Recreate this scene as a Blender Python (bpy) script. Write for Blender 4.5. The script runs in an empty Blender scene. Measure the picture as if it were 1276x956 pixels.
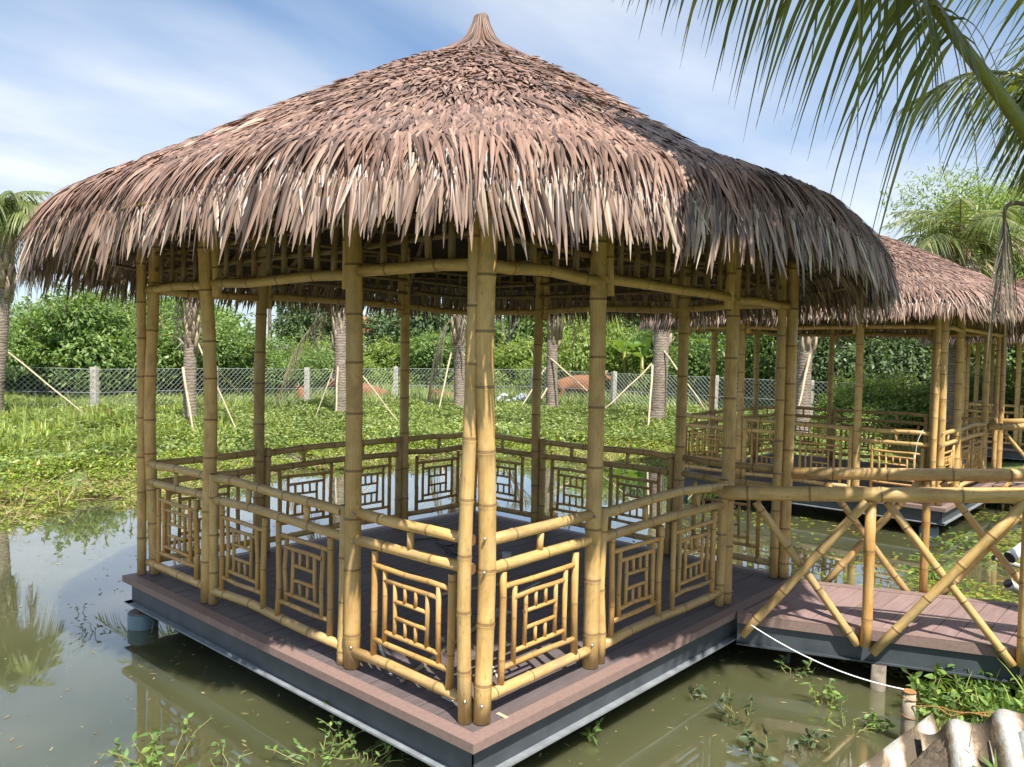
import bpy, math, random
import numpy as np
from mathutils import Vector, Matrix
rnd = random.Random(7)
RG = np.random.default_rng(11)
SC = bpy.context.scene
COL = SC.collection
# ------------------------------------------------------------------ camera
CAM = Vector((-2.8433, -2.7479, 1.8785))
FW = Vector((0.74612487, 0.66459242, -0.04018197))
RT = Vector((0.66561211, -0.74600442, 0.02092648))
UP = Vector((0.01606835, 0.04235937, 0.99897322))
cd = bpy.data.cameras.new('camera'); cam = bpy.data.objects.new('camera', cd); COL.objects.link(cam)
m = Matrix((RT, UP, -FW)).transposed().to_4x4(); m.translation = CAM; cam.matrix_world = m
cd.sensor_width = 36; cd.lens = 27.98; cd.clip_start = .05; cd.clip_end = 4000
SC.camera = cam
# ------------------------------------------------------------------ light
SUN_AZ = Vector((-.42, -.91)).normalized(); SUN_EL = math.radians(57)
sd = bpy.data.lights.new('sun', 'SUN'); sd.energy = 5.0; sd.angle = math.radians(.5); sd.color = (1, .955, .88)
sun = bpy.data.objects.new('sun', sd); COL.objects.link(sun)
sdir = Vector((SUN_AZ.x*math.cos(SUN_EL), SUN_AZ.y*math.cos(SUN_EL), math.sin(SUN_EL)))
sun.rotation_euler = sdir.to_track_quat('Z', 'Y').to_euler(); sun.location = (0, -10, 20)
W = bpy.data.worlds.new('World'); SC.world = W; W.use_nodes = True
nt = W.node_tree; N = nt.nodes; Lk = nt.links; N.clear()
sky = N.new('ShaderNodeTexSky'); sky.sky_type = 'NISHITA'; sky.sun_disc = False
sky.sun_elevation = SUN_EL; sky.sun_rotation = math.atan2(SUN_AZ.x, SUN_AZ.y); sky.air_density = 1.0; sky.dust_density = .6; sky.ozone_density = 1.6
tc = N.new('ShaderNodeTexCoord'); sep = N.new('ShaderNodeSeparateXYZ'); Lk.new(tc.outputs['Generated'], sep.inputs[0])
def M2(op, a, b, nodes=N, links=Lk):
    n = nodes.new('ShaderNodeMath'); n.operation = op
    for i, v in enumerate((a, b)):
        if v is None: continue
        if isinstance(v, (int, float)): n.inputs[i].default_value = v
        else: links.new(v, n.inputs[i])
    return n.outputs[0]
zz = M2('ADD', M2('MAXIMUM', sep.outputs[2], 0.0), .18)
cx = M2('DIVIDE', sep.outputs[0], zz); cy = M2('DIVIDE', sep.outputs[1], zz)
cmb = N.new('ShaderNodeCombineXYZ'); Lk.new(cx, cmb.inputs[0]); Lk.new(cy, cmb.inputs[1])
mp = N.new('ShaderNodeMapping'); mp.inputs['Rotation'].default_value = (0, 0, .5); mp.inputs['Scale'].default_value = (.55, 1.0, 1); Lk.new(cmb.outputs[0], mp.inputs[0])
mp.inputs['Location'].default_value = (3.1, 1.7, 0)
n1 = N.new('ShaderNodeTexNoise'); n1.inputs['Scale'].default_value = .75; n1.inputs['Detail'].default_value = 7; n1.inputs['Roughness'].default_value = .5; n1.inputs['Distortion'].default_value = .35; Lk.new(mp.outputs[0], n1.inputs['Vector'])
cr = N.new('ShaderNodeValToRGB'); cr.color_ramp.elements[0].position = .33; cr.color_ramp.elements[1].position = .64; Lk.new(n1.outputs['Fac'], cr.inputs[0])
n2 = N.new('ShaderNodeTexNoise'); n2.inputs['Scale'].default_value = 2.3; n2.inputs['Detail'].default_value = 8; n2.inputs['Roughness'].default_value = .55; Lk.new(mp.outputs[0], n2.inputs['Vector'])
cc = N.new('ShaderNodeValToRGB'); cc.color_ramp.elements[0].position = .3; cc.color_ramp.elements[0].color = (6.0, 7.2, 9.4, 1); cc.color_ramp.elements[1].position = .7; cc.color_ramp.elements[1].color = (10.6, 10.9, 11.3, 1); Lk.new(n2.outputs['Fac'], cc.inputs[0])
mx = N.new('ShaderNodeMixRGB'); Lk.new(M2('MULTIPLY', cr.outputs[0], .88), mx.inputs[0])
sb = N.new('ShaderNodeMixRGB'); sb.blend_type = 'MULTIPLY'; sb.inputs[0].default_value = 1; sb.inputs[2].default_value = (1.25, 1.5, 1.65, 1); Lk.new(sky.outputs[0], sb.inputs[1])
Lk.new(sb.outputs[0], mx.inputs[1]); Lk.new(cc.outputs[0], mx.inputs[2])
bg = N.new('ShaderNodeBackground'); bg.inputs[1].default_value = .062; Lk.new(mx.outputs[0], bg.inputs[0])
wo = N.new('ShaderNodeOutputWorld'); Lk.new(bg.outputs[0], wo.inputs[0])
SC.view_settings.view_transform = 'Standard'; SC.view_settings.look = 'None'; SC.view_settings.gamma = 1; SC.view_settings.exposure = .76
SC.render.engine = 'CYCLES'
try:
    SC.cycles.max_bounces = 8; SC.cycles.diffuse_bounces = 2; SC.cycles.glossy_bounces = 3; SC.cycles.transparent_max_bounces = 8
except Exception: pass

# ------------------------------------------------------------------ helpers
WATER = -.4
def px(x, y, D):
    """world point at depth D along the pixel (x, y) of the 1276 px wide photograph"""
    return CAM + (FW + RT*((x-638)/991.7) - UP*((y-478)/991.7))*D
def pz(x, y, z=0.):
    d = FW + RT*((x-638)/991.7) - UP*((y-478)/991.7)
    return CAM + d*((z-CAM.z)/d.z)
def tag(o, label=None, cat=None, group=None, kind=None):
    if label: o['label'] = label
    if cat: o['category'] = cat
    if group: o['group'] = group
    if kind: o['kind'] = kind
    return o
def empty(name, loc=(0, 0, 0), parent=None):
    o = bpy.data.objects.new(name, None); o.empty_display_size = .1; o.location = loc; COL.objects.link(o)
    if parent: o.parent = parent
    return o
def copy_tree(o, parent=None):
    c = o.copy(); COL.objects.link(c)
    if parent: c.parent = parent
    for ch in list(o.children): copy_tree(ch, c)
    return c
class MB:
    def __init__(s): s.v = []; s.f = []; s.m = []; s.uv = []; s.off = Vector((0, 0, 0))
    def add(s, vs, fs, mi=0, uvs=None):
        b = len(s.v); s.v += [tuple(Vector(v)) for v in vs]
        for i, f in enumerate(fs):
            s.f.append([b+k for k in f]); s.m.append(mi)
            s.uv.append(uvs[i] if uvs else [(0, 0)]*len(f))
    def box(s, lo, hi, mi=0, M=None):
        x0, y0, z0 = lo; x1, y1, z1 = hi
        vs = [Vector(p) for p in ((x0,y0,z0),(x1,y0,z0),(x1,y1,z0),(x0,y1,z0),(x0,y0,z1),(x1,y0,z1),(x1,y1,z1),(x0,y1,z1))]
        if M: vs = [M @ v for v in vs]
        s.add(vs, [(0,3,2,1),(4,5,6,7),(0,1,5,4),(1,2,6,5),(2,3,7,6),(3,0,4,7)], mi)
    def tube(s, pts, rad, n=8, mi=0, mats=None, cap=True, capm=None, u0=0.):
        pts = [Vector(p) for p in pts]
        if not isinstance(rad, (list, tuple)): rad = [rad]*len(pts)
        T = []
        for i in range(len(pts)):
            a = pts[max(i-1, 0)]; b = pts[min(i+1, len(pts)-1)]
            T.append((b-a).normalized())
        ref = Vector((0, 0, 1)) if abs(T[0].z) < .9 else Vector((1, 0, 0))
        X = T[0].cross(ref).normalized()
        base = len(s.v); L = u0; Ls = []
        for i, p in enumerate(pts):
            if i: L += (pts[i]-pts[i-1]).length
            Ls.append(L)
            X = (X - T[i]*X.dot(T[i])).normalized(); Y = T[i].cross(X)
            for k in range(n):
                a = 2*math.pi*k/n
                s.v.append(tuple(p + (X*math.cos(a)+Y*math.sin(a))*rad[i]))
        for i in range(len(pts)-1):
            for k in range(n):
                k2 = (k+1) % n
                s.f.append([base+i*n+k, base+i*n+k2, base+(i+1)*n+k2, base+(i+1)*n+k])
                s.m.append(mats[i] if mats else mi)
                s.uv.append([(k/n, Ls[i]), ((k+1)/n, Ls[i]), ((k+1)/n, Ls[i+1]), (k/n, Ls[i+1])])
        if cap:
            cm = mi if capm is None else capm
            s.f.append([base+k for k in range(n)][::-1]); s.m.append(cm); s.uv.append([(0, 0)]*n)
            e = base+(len(pts)-1)*n
            s.f.append([e+k for k in range(n)]); s.m.append(cm); s.uv.append([(0, 0)]*n)
    def build(s, name, mats, parent=None, smooth=True, loc=None):
        me = bpy.data.meshes.new(name); me.from_pydata(s.v, [], s.f)
        for mt in (mats if isinstance(mats, (list, tuple)) else [mats]): me.materials.append(mt)
        me.polygons.foreach_set('material_index', s.m)
        uvl = me.uv_layers.new(name='UVMap'); flat = [c for f in s.uv for t in f for c in t]
        uvl.data.foreach_set('uv', flat)
        if smooth:
            me.polygons.foreach_set('use_smooth', [len(f) == 4 for f in s.f])
        me.update()
        o = bpy.data.objects.new(name, me); COL.objects.link(o)
        if parent: o.parent = parent
        if loc: o.location = loc
        return o
def bamboo(mb, a, b, r, n=10, bend=0., gap=.3, cut=False, taper=1.0):
    """one culm: internodes with swollen rings; material 0 culm, 1 node ring, 2 cut end"""
    a = Vector(a); b = Vector(b); L = (b-a).length; T = (b-a)/L
    side = T.cross(Vector((0, 0, 1)))
    if side.length < .1: side = Vector((1, 0, 0))
    side.normalize(); bd = Vector((0, 0, 1)) if abs(T.z) < .8 else side
    ph = rnd.random()*6.28; kx = (rnd.random()-.5)*r*.9
    def P(t): return a + T*(L*t) + bd*(bend*math.sin(math.pi*t)) + side*(kx*math.sin(ph+t*5)) + bd*(kx*.6*math.sin(ph*2+t*8))
    nodes = []; d = gap*(.2+.7*rnd.random())
    while d < L-.02: nodes.append(d); d += gap*(.8+.4*rnd.random())
    st = [(0, r*1.0, 0)]; w = min(.011, r*.3)
    for d in nodes:
        st += [(d-w*2.5, r*.985, 0), (d-w, r*1.035, 0), (d-w*.35, r*1.09, 1), (d+w*.35, r*.99, 1), (d+w, r*1.03, 0), (d+w*2.5, r*.98, 0)]
    st.append((L, r, 0))
    st = sorted(st, key=lambda q: q[0]); st = [q for q in st if 0 <= q[0] <= L]
    pts = [P(q[0]/L) for q in st]
    rad = [q[1]*(1-(1-taper)*q[0]/L) for q in st]
    mats = [1 if (st[i][2] == 1) else 0 for i in range(len(st)-1)]
    mb.tube(pts, rad, n, mats=mats, capm=2, u0=rnd.random()*40)
    if cut:   # sharpened top
        s0 = len(mb.v)-n
        for k in range(n):
            if k < n//2: v = Vector(mb.v[s0+k]); mb.v[s0+k] = tuple(v - T*(r*3*math.sin(math.pi*k/(n/2))))
def ribbons(name, P, D, Nn, L, Wd, segs, mats, parent=None, droop=0., fold=0., prof=None, mi=None, smooth=True, curl=None):
    """cloud of leaf blades (numpy). P base, D direction, Nn blade normal, L length, Wd width"""
    n = len(P); P = np.asarray(P, float); D = np.asarray(D, float); Nn = np.asarray(Nn, float)
    D = D/np.linalg.norm(D, axis=1, keepdims=True); S = np.cross(D, Nn); S /= (np.linalg.norm(S, axis=1, keepdims=True)+1e-9); NN = np.cross(S, D)
    L = np.broadcast_to(L, (n,)).astype(float); Wd = np.broadcast_to(Wd, (n,)).astype(float); droop = np.broadcast_to(droop, (n,)).astype(float)
    cols = 3 if fold else 2
    V = np.zeros((n, segs+1, cols, 3))
    for i in range(segs+1):
        t = i/segs
        w = (prof(t) if prof else math.sin(math.pi*min(.97, t*.85+.12)))
        c = P + D*(L*t)[:, None]; c[:, 2] -= droop*(L*t)**2*1.0
        if curl is not None: c = c + NN*(curl*L*t*t)[:, None]
        hw = (Wd*.5*w)[:, None]
        if cols == 2: V[:, i, 0] = c - S*hw; V[:, i, 1] = c + S*hw
        else:
            V[:, i, 0] = c - S*hw; V[:, i, 1] = c + NN*(hw*fold); V[:, i, 2] = c + S*hw
    per = (segs+1)*cols; F = []
    for i in range(segs):
        for c in range(cols-1):
            a = i*cols+c; F.append([a, a+1, a+1+cols, a+cols])
    F = np.array(F); faces = (np.arange(n)[:, None, None]*per + F[None]).reshape(-1, 4)
    me = bpy.data.meshes.new(name); nv = n*per; nf = len(faces)
    me.vertices.add(nv); me.vertices.foreach_set('co', V.reshape(-1).astype(np.float32))
    me.loops.add(nf*4); me.loops.foreach_set('vertex_index', faces.reshape(-1).astype(np.int32))
    me.polygons.add(nf); me.polygons.foreach_set('loop_start', np.arange(0, nf*4, 4, dtype=np.int32))
    for mt in (mats if isinstance(mats, (list, tuple)) else [mats]): me.materials.append(mt)
    if mi is not None: me.polygons.foreach_set('material_index', np.repeat(np.asarray(mi), len(F)).astype(np.int32))
    if smooth: me.polygons.foreach_set('use_smooth', np.ones(nf, bool))
    me.update(calc_edges=True); me.validate()
    o = bpy.data.objects.new(name, me); COL.objects.link(o)
    if parent: o.parent = parent
    return o
def rdir(n, up=0.):
    d = RG.normal(size=(n, 3)); d[:, 2] += up; return d/np.linalg.norm(d, axis=1, keepdims=True)

# ------------------------------------------------------------------ materials
def mat(name):
    m = bpy.data.materials.new(name); m.use_nodes = True; t = m.node_tree; t.nodes.clear()
    o = t.nodes.new('ShaderNodeOutputMaterial'); b = t.nodes.new('ShaderNodeBsdfPrincipled'); t.links.new(b.outputs[0], o.inputs[0])
    return m, t, b, o
def nn(t, k, **kw):
    n = t.nodes.new('ShaderNode'+k)
    for a, v in kw.items():
        if a in n.inputs: n.inputs[a].default_value = v
        else: setattr(n, a, v)
    return n
def ramp(t, fac, stops):
    r = t.nodes.new('ShaderNodeValToRGB'); e = r.color_ramp.elements
    while len(e) < len(stops): e.new(.5)
    for i, (p, c) in enumerate(stops): e[i].position = p; e[i].color = (*c, 1)
    t.links.new(fac, r.inputs[0]); return r.outputs[0]
def bump(t, b, h, st=.3, d=.01):
    n = nn(t, 'Bump', Strength=st, Distance=d); t.links.new(h, n.inputs['Height']); t.links.new(n.outputs[0], b.inputs['Normal'])
def mixc(t, fac, a, b, mode='MIX'):
    n = t.nodes.new('ShaderNodeMixRGB'); n.blend_type = mode
    for i, v in enumerate((fac, a, b)):
        if isinstance(v, (int, float)): n.inputs[i].default_value = v
        elif isinstance(v, tuple): n.inputs[i].default_value = (*v, 1)
        else: t.links.new(v, n.inputs[i])
    return n.outputs[0]
def flat(name, col, rough=.6, var=.25, scale=8, bmp=.2, metal=0., spec=.5, bd=.005):
    m, t, b, o = mat(name); tc = nn(t, 'TexCoord'); n = nn(t, 'TexNoise', Scale=scale, Detail=6., Roughness=.6); t.links.new(tc.outputs['Object'], n.inputs['Vector'])
    c = ramp(t, n.outputs['Fac'], [(.3, tuple(x*(1-var) for x in col)), (.7, tuple(min(1, x*(1+var)) for x in col))])
    t.links.new(c, b.inputs['Base Color']); b.inputs['Roughness'].default_value = rough; b.inputs['Metallic'].default_value = metal; b.inputs['Specular IOR Level'].default_value = spec
    if bmp: bump(t, b, n.outputs['Fac'], bmp, bd)
    return m
def bamboo_mat(name, c0, c1, c2, node=False):
    m, t, b, o = mat(name); uv = nn(t, 'UVMap'); oi = nn(t, 'ObjectInfo'); geo = nn(t, 'NewGeometry')
    mpn = nn(t, 'Mapping'); mpn.inputs['Scale'].default_value = (26, .9, 1); t.links.new(uv.outputs[0], mpn.inputs[0])
    st = nn(t, 'TexNoise', Scale=1.6, Detail=5., Roughness=.6); t.links.new(mpn.outputs[0], st.inputs['Vector'])
    mp2 = nn(t, 'Mapping'); mp2.inputs['Scale'].default_value = (2.2, 3.2, 1); t.links.new(uv.outputs[0], mp2.inputs[0])
    bl = nn(t, 'TexNoise', Scale=1.7, Detail=5., Roughness=.65, Distortion=.4); t.links.new(mp2.outputs[0], bl.inputs['Vector'])
    col = ramp(t, bl.outputs['Fac'], [(.28, c1), (.5, c0), (.74, c2)])
    col = mixc(t, .55, col, ramp(t, st.outputs['Fac'], [(.3, (.62, .60, .55)), (.6, (1, 1, 1))]), 'MULTIPLY')
    # individual culms differ
    isl = geo.outputs['Random Per Island']
    col = mixc(t, .8, col, ramp(t, isl, [(0, (.72, .70, .66)), (.35, (1., .97, .9)), (.7, (1.08, 1.0, .85)), (1, (.86, .88, .80))]), 'MULTIPLY')
    col = mixc(t, .8, col, ramp(t, oi.outputs['Random'], [(0, (.74, .72, .66)), (.4, (.95, .95, .93)), (.8, (1.1, 1.05, .95)), (1, (.88, .92, .86))]), 'MULTIPLY')
    # dark weather specks
    mp3 = nn(t, 'Mapping'); mp3.inputs['Scale'].default_value = (9, 7, 1); t.links.new(uv.outputs[0], mp3.inputs[0])
    sp = nn(t, 'TexNoise', Scale=3.2, Detail=3., Roughness=.5); t.links.new(mp3.outputs[0], sp.inputs['Vector'])
    col = mixc(t, ramp(t, sp.outputs['Fac'], [(.62, (0, 0, 0)), (.72, (.8, .8, .8))]), col, (.15, .09, .045))
    # grey weathering and mould in broad drifts
    tg = nn(t, 'TexCoord'); gr = nn(t, 'TexNoise', Scale=2.6, Detail=5., Roughness=.7); t.links.new(tg.outputs['Object'], gr.inputs['Vector'])
    col = mixc(t, ramp(t, gr.outputs['Fac'], [(.5, (0, 0, 0)), (.72, (.5, .5, .5))]), col, (.27, .225, .15))
    if node: col = mixc(t, .55, col, (.12, .07, .035))
    t.links.new(col, b.inputs['Base Color']); b.inputs['Roughness'].default_value = .55 if node else .44; b.inputs['Specular IOR Level'].default_value = .4
    bump(t, b, st.outputs['Fac'], .25, .003)
    return m
BAM = [bamboo_mat('bamboo_culm', (.60, .405, .17), (.40, .26, .115), (.69, .50, .255)), bamboo_mat('bamboo_node', (.5, .32, .13), (.3, .17, .06), (.5, .34, .16), True), flat('bamboo_cut', (.16, .09, .04), .9)]
BAM3 = [bamboo_mat('shaded_bamboo', (.24, .155, .07), (.16, .10, .045), (.32, .22, .11)), BAM[1], BAM[2]]  # darker bamboo copy for the roof frame: under-eave shade put into the colour
BAM2 = [bamboo_mat('bamboo_orange', (.58, .345, .12), (.42, .23, .075), (.66, .43, .18)), BAM[1], BAM[2]]
def leaf_mat(name, stops, trans=.3, rough=.45, spec=.4, tcol=None, vein=False, bigvar=0.):
    m, t, b, o = mat(name); geo = nn(t, 'NewGeometry'); oi = nn(t, 'ObjectInfo')
    if stops[0][1][1] > stops[0][1][0]: stops = [(p, tuple(.86*x+.14*y for x, y in zip(c, (.34, .37, .24)))) for p, c in stops]
    c = ramp(t, geo.outputs['Random Per Island'], stops)
    if bigvar:
        tcx = nn(t, 'TexCoord'); nz = nn(t, 'TexNoise', Scale=bigvar, Detail=3.); t.links.new(tcx.outputs['Object'], nz.inputs['Vector'])
        c = mixc(t, 1., c, ramp(t, nz.outputs['Fac'], [(.35, (.72, .74, .7)), (.65, (1.15, 1.12, 1.05))]), 'MULTIPLY')
    c = mixc(t, .5, c, ramp(t, oi.outputs['Random'], [(0, (.8, .85, .8)), (1, (1.15, 1.1, 1.)) ]), 'MULTIPLY')
    t.links.new(c, b.inputs['Base Color']); b.inputs['Roughness'].default_value = rough; b.inputs['Specular IOR Level'].default_value = spec
    if trans:
        tr = nn(t, 'BsdfTranslucent'); t.links.new(mixc(t, 1., c, (1.5, 1.45, .6), 'MULTIPLY') if tcol is None else mixc(t, 1., c, tcol, 'MULTIPLY'), tr.inputs[0])
        mx = nn(t, 'MixShader'); mx.inputs[0].default_value = trans; t.links.new(b.outputs[0], mx.inputs[1]); t.links.new(tr.outputs[0], mx.inputs[2]); t.links.new(mx.outputs[0], o.inputs[0])
    return m
def G(r, g, b, k=1.): return (r*k, g*k, b*k)
THATCH = leaf_mat('thatch_leaf', [(0, (.09, .055, .044)), (.3, (.21, .125, .098)), (.65, (.285, .172, .136)), (.9, (.34, .212, .17)), (1, (.42, .31, .25))], .08, .42, .5, (1, .8, .6), bigvar=.9)
THATCHE = leaf_mat('thatch_eave_leaf', [(0, (.06, .042, .033)), (.3, (.20, .13, .096)), (.65, (.32, .21, .158)), (.88, (.42, .30, .225)), (1, (.58, .49, .38))], .08, .36, .55, (1, .8, .6))
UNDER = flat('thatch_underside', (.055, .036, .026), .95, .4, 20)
M_SHRUB = leaf_mat('shrub_leaf', [(0, (.05, .11, .018)), (.4, (.11, .21, .035)), (.8, (.19, .31, .06)), (1, (.34, .42, .14))], .36)
M_SHRUBY = leaf_mat('bright_shrub_leaf', [(0, (.09, .15, .02)), (.5, (.22, .33, .045)), (1, (.38, .46, .10))], .35)
M_DARK = leaf_mat('dark_leaf', [(0, (.03, .06, .018)), (.6, (.06, .12, .03)), (1, (.14, .21, .07))], .25)
M_GRASS = leaf_mat('grass_blade', [(0, (.13, .20, .03)), (.45, (.27, .37, .06)), (.8, (.40, .50, .11)), (1, (.52, .50, .24))], .4, bigvar=.4)
M_MEAD = leaf_mat('meadow_blade', [(0, (.12, .2, .04)), (.5, (.22, .32, .07)), (1, (.42, .42, .2))], .35, bigvar=.3)
M_VINE = leaf_mat('groundcover_leaf', [(0, (.08, .14, .03)), (.5, (.20, .29, .065)), (.9, (.36, .44, .12)), (1, (.40, .36, .18))], .3, bigvar=.5)
M_FLOAT = leaf_mat('floating_leaf', [(0, (.14, .13, .04)), (.35, (.2, .28, .04)), (.7, (.26, .38, .05)), (.9, (.38, .42, .08)), (1, (.5, .34, .08))], .3)
M_STRAW = leaf_mat('dry_stem', [(0, (.16, .12, .06)), (.6, (.3, .24, .12)), (1, (.45, .38, .22))], .1)
M_PALM = leaf_mat('palm_leaflet', [(0, (.07, .10, .018)), (.5, (.13, .175, .035)), (.9, (.21, .25, .06)), (1, (.40, .34, .17))], .34, .38, .5)
M_DRY = leaf_mat('dry_palm_leaflet', [(0, (.2, .15, .09)), (.5, (.36, .29, .18)), (1, (.5, .43, .3))], .15)
M_DRYG = leaf_mat('grey_dry_leaflet', [(0, (.10, .085, .065)), (.5, (.19, .165, .13)), (1, (.33, .29, .22))], .12)
M_WEED = leaf_mat('weed_leaf', [(0, (.07, .15, .03)), (.6, (.16, .3, .06)), (1, (.36, .5, .1))], .35)
M_WEEDD = leaf_mat('dark_weed_leaf', [(0, (.02, .05, .02)), (1, (.06, .12, .04))], .2)
M_STEM = flat('weed_stem', (.28, .26, .09), .7)
M_BARK = flat('bark', (.16, .12, .085), .9, .4, 14, .6)
M_PETI = flat('palm_petiole', (.19, .20, .028), .4, .2, 10, .1)
M_STAKE = flat('stake_wood', (.46, .38, .25), .8, .25, 10)
M_CONC = flat('fence_concrete', (.44, .41, .35), .9, .25, 12, .4)
M_WIRE = flat('fence_wire', (.42, .44, .43), .5, .1, 5, 0, .3)
M_STEEL = flat('steel_beam_paint', (.062, .073, .082), .45, .22, 6, .15)
M_STEELF = flat('steel_flange', (.22, .235, .245), .5, .3, 9, .1)
M_PIPE = flat('pile_pipe', (.17, .24, .25), .55, .25, 7, .1)
M_CAP = flat('pile_concrete', (.2, .17, .13), .9, .4, 16, .5)
M_WHITE = flat('white_plastic', (.75, .75, .73), .4, .08, 6, .05)
M_BLACK = flat('black_rubber', (.03, .03, .035), .5)
M_TRIM = flat('composite_trim', (.24, .16, .135), .62, .12, 40, .15)
M_METAL = flat('bolt_metal', (.45, .43, .4), .35, .2, 20, 0, .9)
M_RUST = flat('rusty_wire', (.36, .16, .05), .9, .4, 60, .3)

def deck_mat(name, base, stain):
    m, t, b, o = mat(name); tc = nn(t, 'TexCoord'); sx = nn(t, 'SeparateXYZ'); t.links.new(tc.outputs['Object'], sx.inputs[0])
    geo = nn(t, 'NewGeometry')
    w = nn(t, 'TexWave', Scale=1.); w.wave_type = 'BANDS'; w.bands_direction = 'Y'; w.inputs['Scale'].default_value = 22; t.links.new(tc.outputs['Object'], w.inputs['Vector'])
    mpn = nn(t, 'Mapping'); mpn.inputs['Scale'].default_value = (1.2, 9, 1); t.links.new(tc.outputs['Object'], mpn.inputs[0])
    n = nn(t, 'TexNoise', Scale=2.5, Detail=7., Roughness=.65); t.links.new(mpn.outputs[0], n.inputs['Vector'])
    c = ramp(t, n.outputs['Fac'], [(.3, tuple(x*.8 for x in base)), (.7, tuple(x*1.2 for x in base))])
    c = mixc(t, .7, c, ramp(t, geo.outputs['Random Per Island'], [(0, (.82, .82, .82)), (1, (1.12, 1.1, 1.1))]), 'MULTIPLY')
    c = mixc(t, .35, c, ramp(t, w.outputs['Fac'], [(.2, (.55, .55, .55)), (.6, (1, 1, 1))]), 'MULTIPLY')
    n2 = nn(t, 'TexNoise', Scale=1.3, Detail=5., Roughness=.6); t.links.new(tc.outputs['Object'], n2.inputs['Vector'])
    c = mixc(t, ramp(t, n2.outputs['Fac'], [(.52, (0, 0, 0)), (.72, (.5, .5, .5))]), c, stain)
    t.links.new(c, b.inputs['Base Color']); b.inputs['Roughness'].default_value = .6; bump(t, b, w.outputs['Fac'], .35, .004)
    return m
M_DECK = deck_mat('deck_board', (.13, .103, .10), (.22, .18, .17))
M_BDECK = deck_mat('bridge_board', (.29, .195, .175), (.38, .28, .245))

# ground
m, t, b, o = mat('bank_soil'); M_SOIL = m
tc_ = nn(t, 'TexCoord'); n_ = nn(t, 'TexNoise', Scale=.5, Detail=8., Roughness=.6); t.links.new(tc_.outputs['Object'], n_.inputs['Vector'])
n3 = nn(t, 'TexNoise', Scale=9., Detail=6., Roughness=.7); t.links.new(tc_.outputs['Object'], n3.inputs['Vector'])
c_ = ramp(t, n_.outputs['Fac'], [(.35, (.10, .085, .045)), (.5, (.10, .14, .035)), (.65, (.14, .2, .045))])
c_ = mixc(t, .6, c_, ramp(t, n3.outputs['Fac'], [(.3, (.5, .5, .5)), (.7, (1.2, 1.2, 1.1))]), 'MULTIPLY')
t.links.new(c_, b.inputs['Base Color']); b.inputs['Roughness'].default_value = .95; bump(t, b, n3.outputs['Fac'], .6, .04)
# water: murky green body under a mirror surface
m, t, b, o = mat('pond_water'); M_WATER = m
tc_ = nn(t, 'TexCoord'); n_ = nn(t, 'TexNoise', Scale=.45, Detail=4., Roughness=.5); t.links.new(tc_.outputs['Object'], n_.inputs['Vector'])
t.links.new(ramp(t, n_.outputs['Fac'], [(.35, (.075, .079, .034)), (.65, (.11, .112, .054))]), b.inputs['Base Color'])
b.inputs['Roughness'].default_value = .025; b.inputs['IOR'].default_value = 1.33; b.inputs['Specular IOR Level'].default_value = .5
b.inputs['Subsurface Weight'].default_value = .85; b.inputs['Subsurface Radius'].default_value = (1, 1, .6); b.inputs['Subsurface Scale'].default_value = .8
b.inputs['Coat Weight'].default_value = 1.; b.inputs['Coat Roughness'].default_value = .015; b.inputs['Coat IOR'].default_value = 1.75
nb = nn(t, 'TexNoise', Scale=2.2, Detail=2., Roughness=.5); t.links.new(tc_.outputs['Object'], nb.inputs['Vector'])
bump(t, b, nb.outputs['Fac'], .02, .02)
t.links.new(b.inputs['Normal'].links[0].from_socket, b.inputs['Coat Normal'])

# ------------------------------------------------------------------ terrain, water
POND = np.array([(1.75,-1.42),(2.8,-1.5),(4.1,-1.8),(7.8,-1.75),(12,-1.6),(16,-1.0),(17.5,2),(16,4.6),(13.4,6.2),(12.4,7.6),(10.6,9.2),(8.6,10.2),(6.6,10.7),(4.7,10.7),(2.6,10.6),(0.5,10.6),(-4,12.5),(-9,10),(-9.5,2),(-6,-1.2),(-3.5,-1.9),(0,-2.0)])
def sdist(x, y):
    """distance to the shoreline, negative in the pond"""
    x = np.asarray(x, float); y = np.asarray(y, float); d = np.full(x.shape, 1e9); inside = np.zeros(x.shape, bool)
    n = len(POND)
    for i in range(n):
        a = POND[i]; c = POND[(i+1) % n]; e = c-a
        t = np.clip(((x-a[0])*e[0]+(y-a[1])*e[1])/(e@e), 0, 1)
        d = np.minimum(d, np.hypot(x-a[0]-t*e[0], y-a[1]-t*e[1]))
        cond = ((a[1] > y) != (c[1] > y)) & (x < (c[0]-a[0])*(y-a[1])/(c[1]-a[1]+1e-12)+a[0])
        inside ^= cond
    return np.where(inside, -d, d)
def H(x, y):
    x = np.asarray(x, float); y = np.asarray(y, float); s = sdist(x, y)
    land = -.4 + .4*(1-np.exp(-np.maximum(s, 0)/1.3)) + .06*np.sin(x*.9+1)*np.sin(y*.7)*np.clip(s/3, 0, 1) + .12*np.clip((6-x)/8, 0, 1)*np.clip(s/5, 0, 1)
    near = np.clip(1-np.hypot(x+2.8, y+3.0)/2.5, 0, 1)
    return np.where(s < 0, np.maximum(-1.3, -.4+s*.7), land+.22*near)
xs = np.concatenate([-np.geomspace(900, 13, 16), np.arange(-12, 30, .35), np.geomspace(31, 900, 18)])
ys = np.concatenate([-np.geomspace(900, 9, 14), np.arange(-8, 28, .35), np.geomspace(29, 900, 18)])
XX, YY = np.meshgrid(xs, ys); ZZ = H(XX, YY)
me = bpy.data.meshes.new('ground'); nx, ny = len(xs), len(ys)
idx = np.arange(nx*ny).reshape(ny, nx); fq = np.stack([idx[:-1, :-1], idx[:-1, 1:], idx[1:, 1:], idx[1:, :-1]], -1).reshape(-1, 4)
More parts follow.
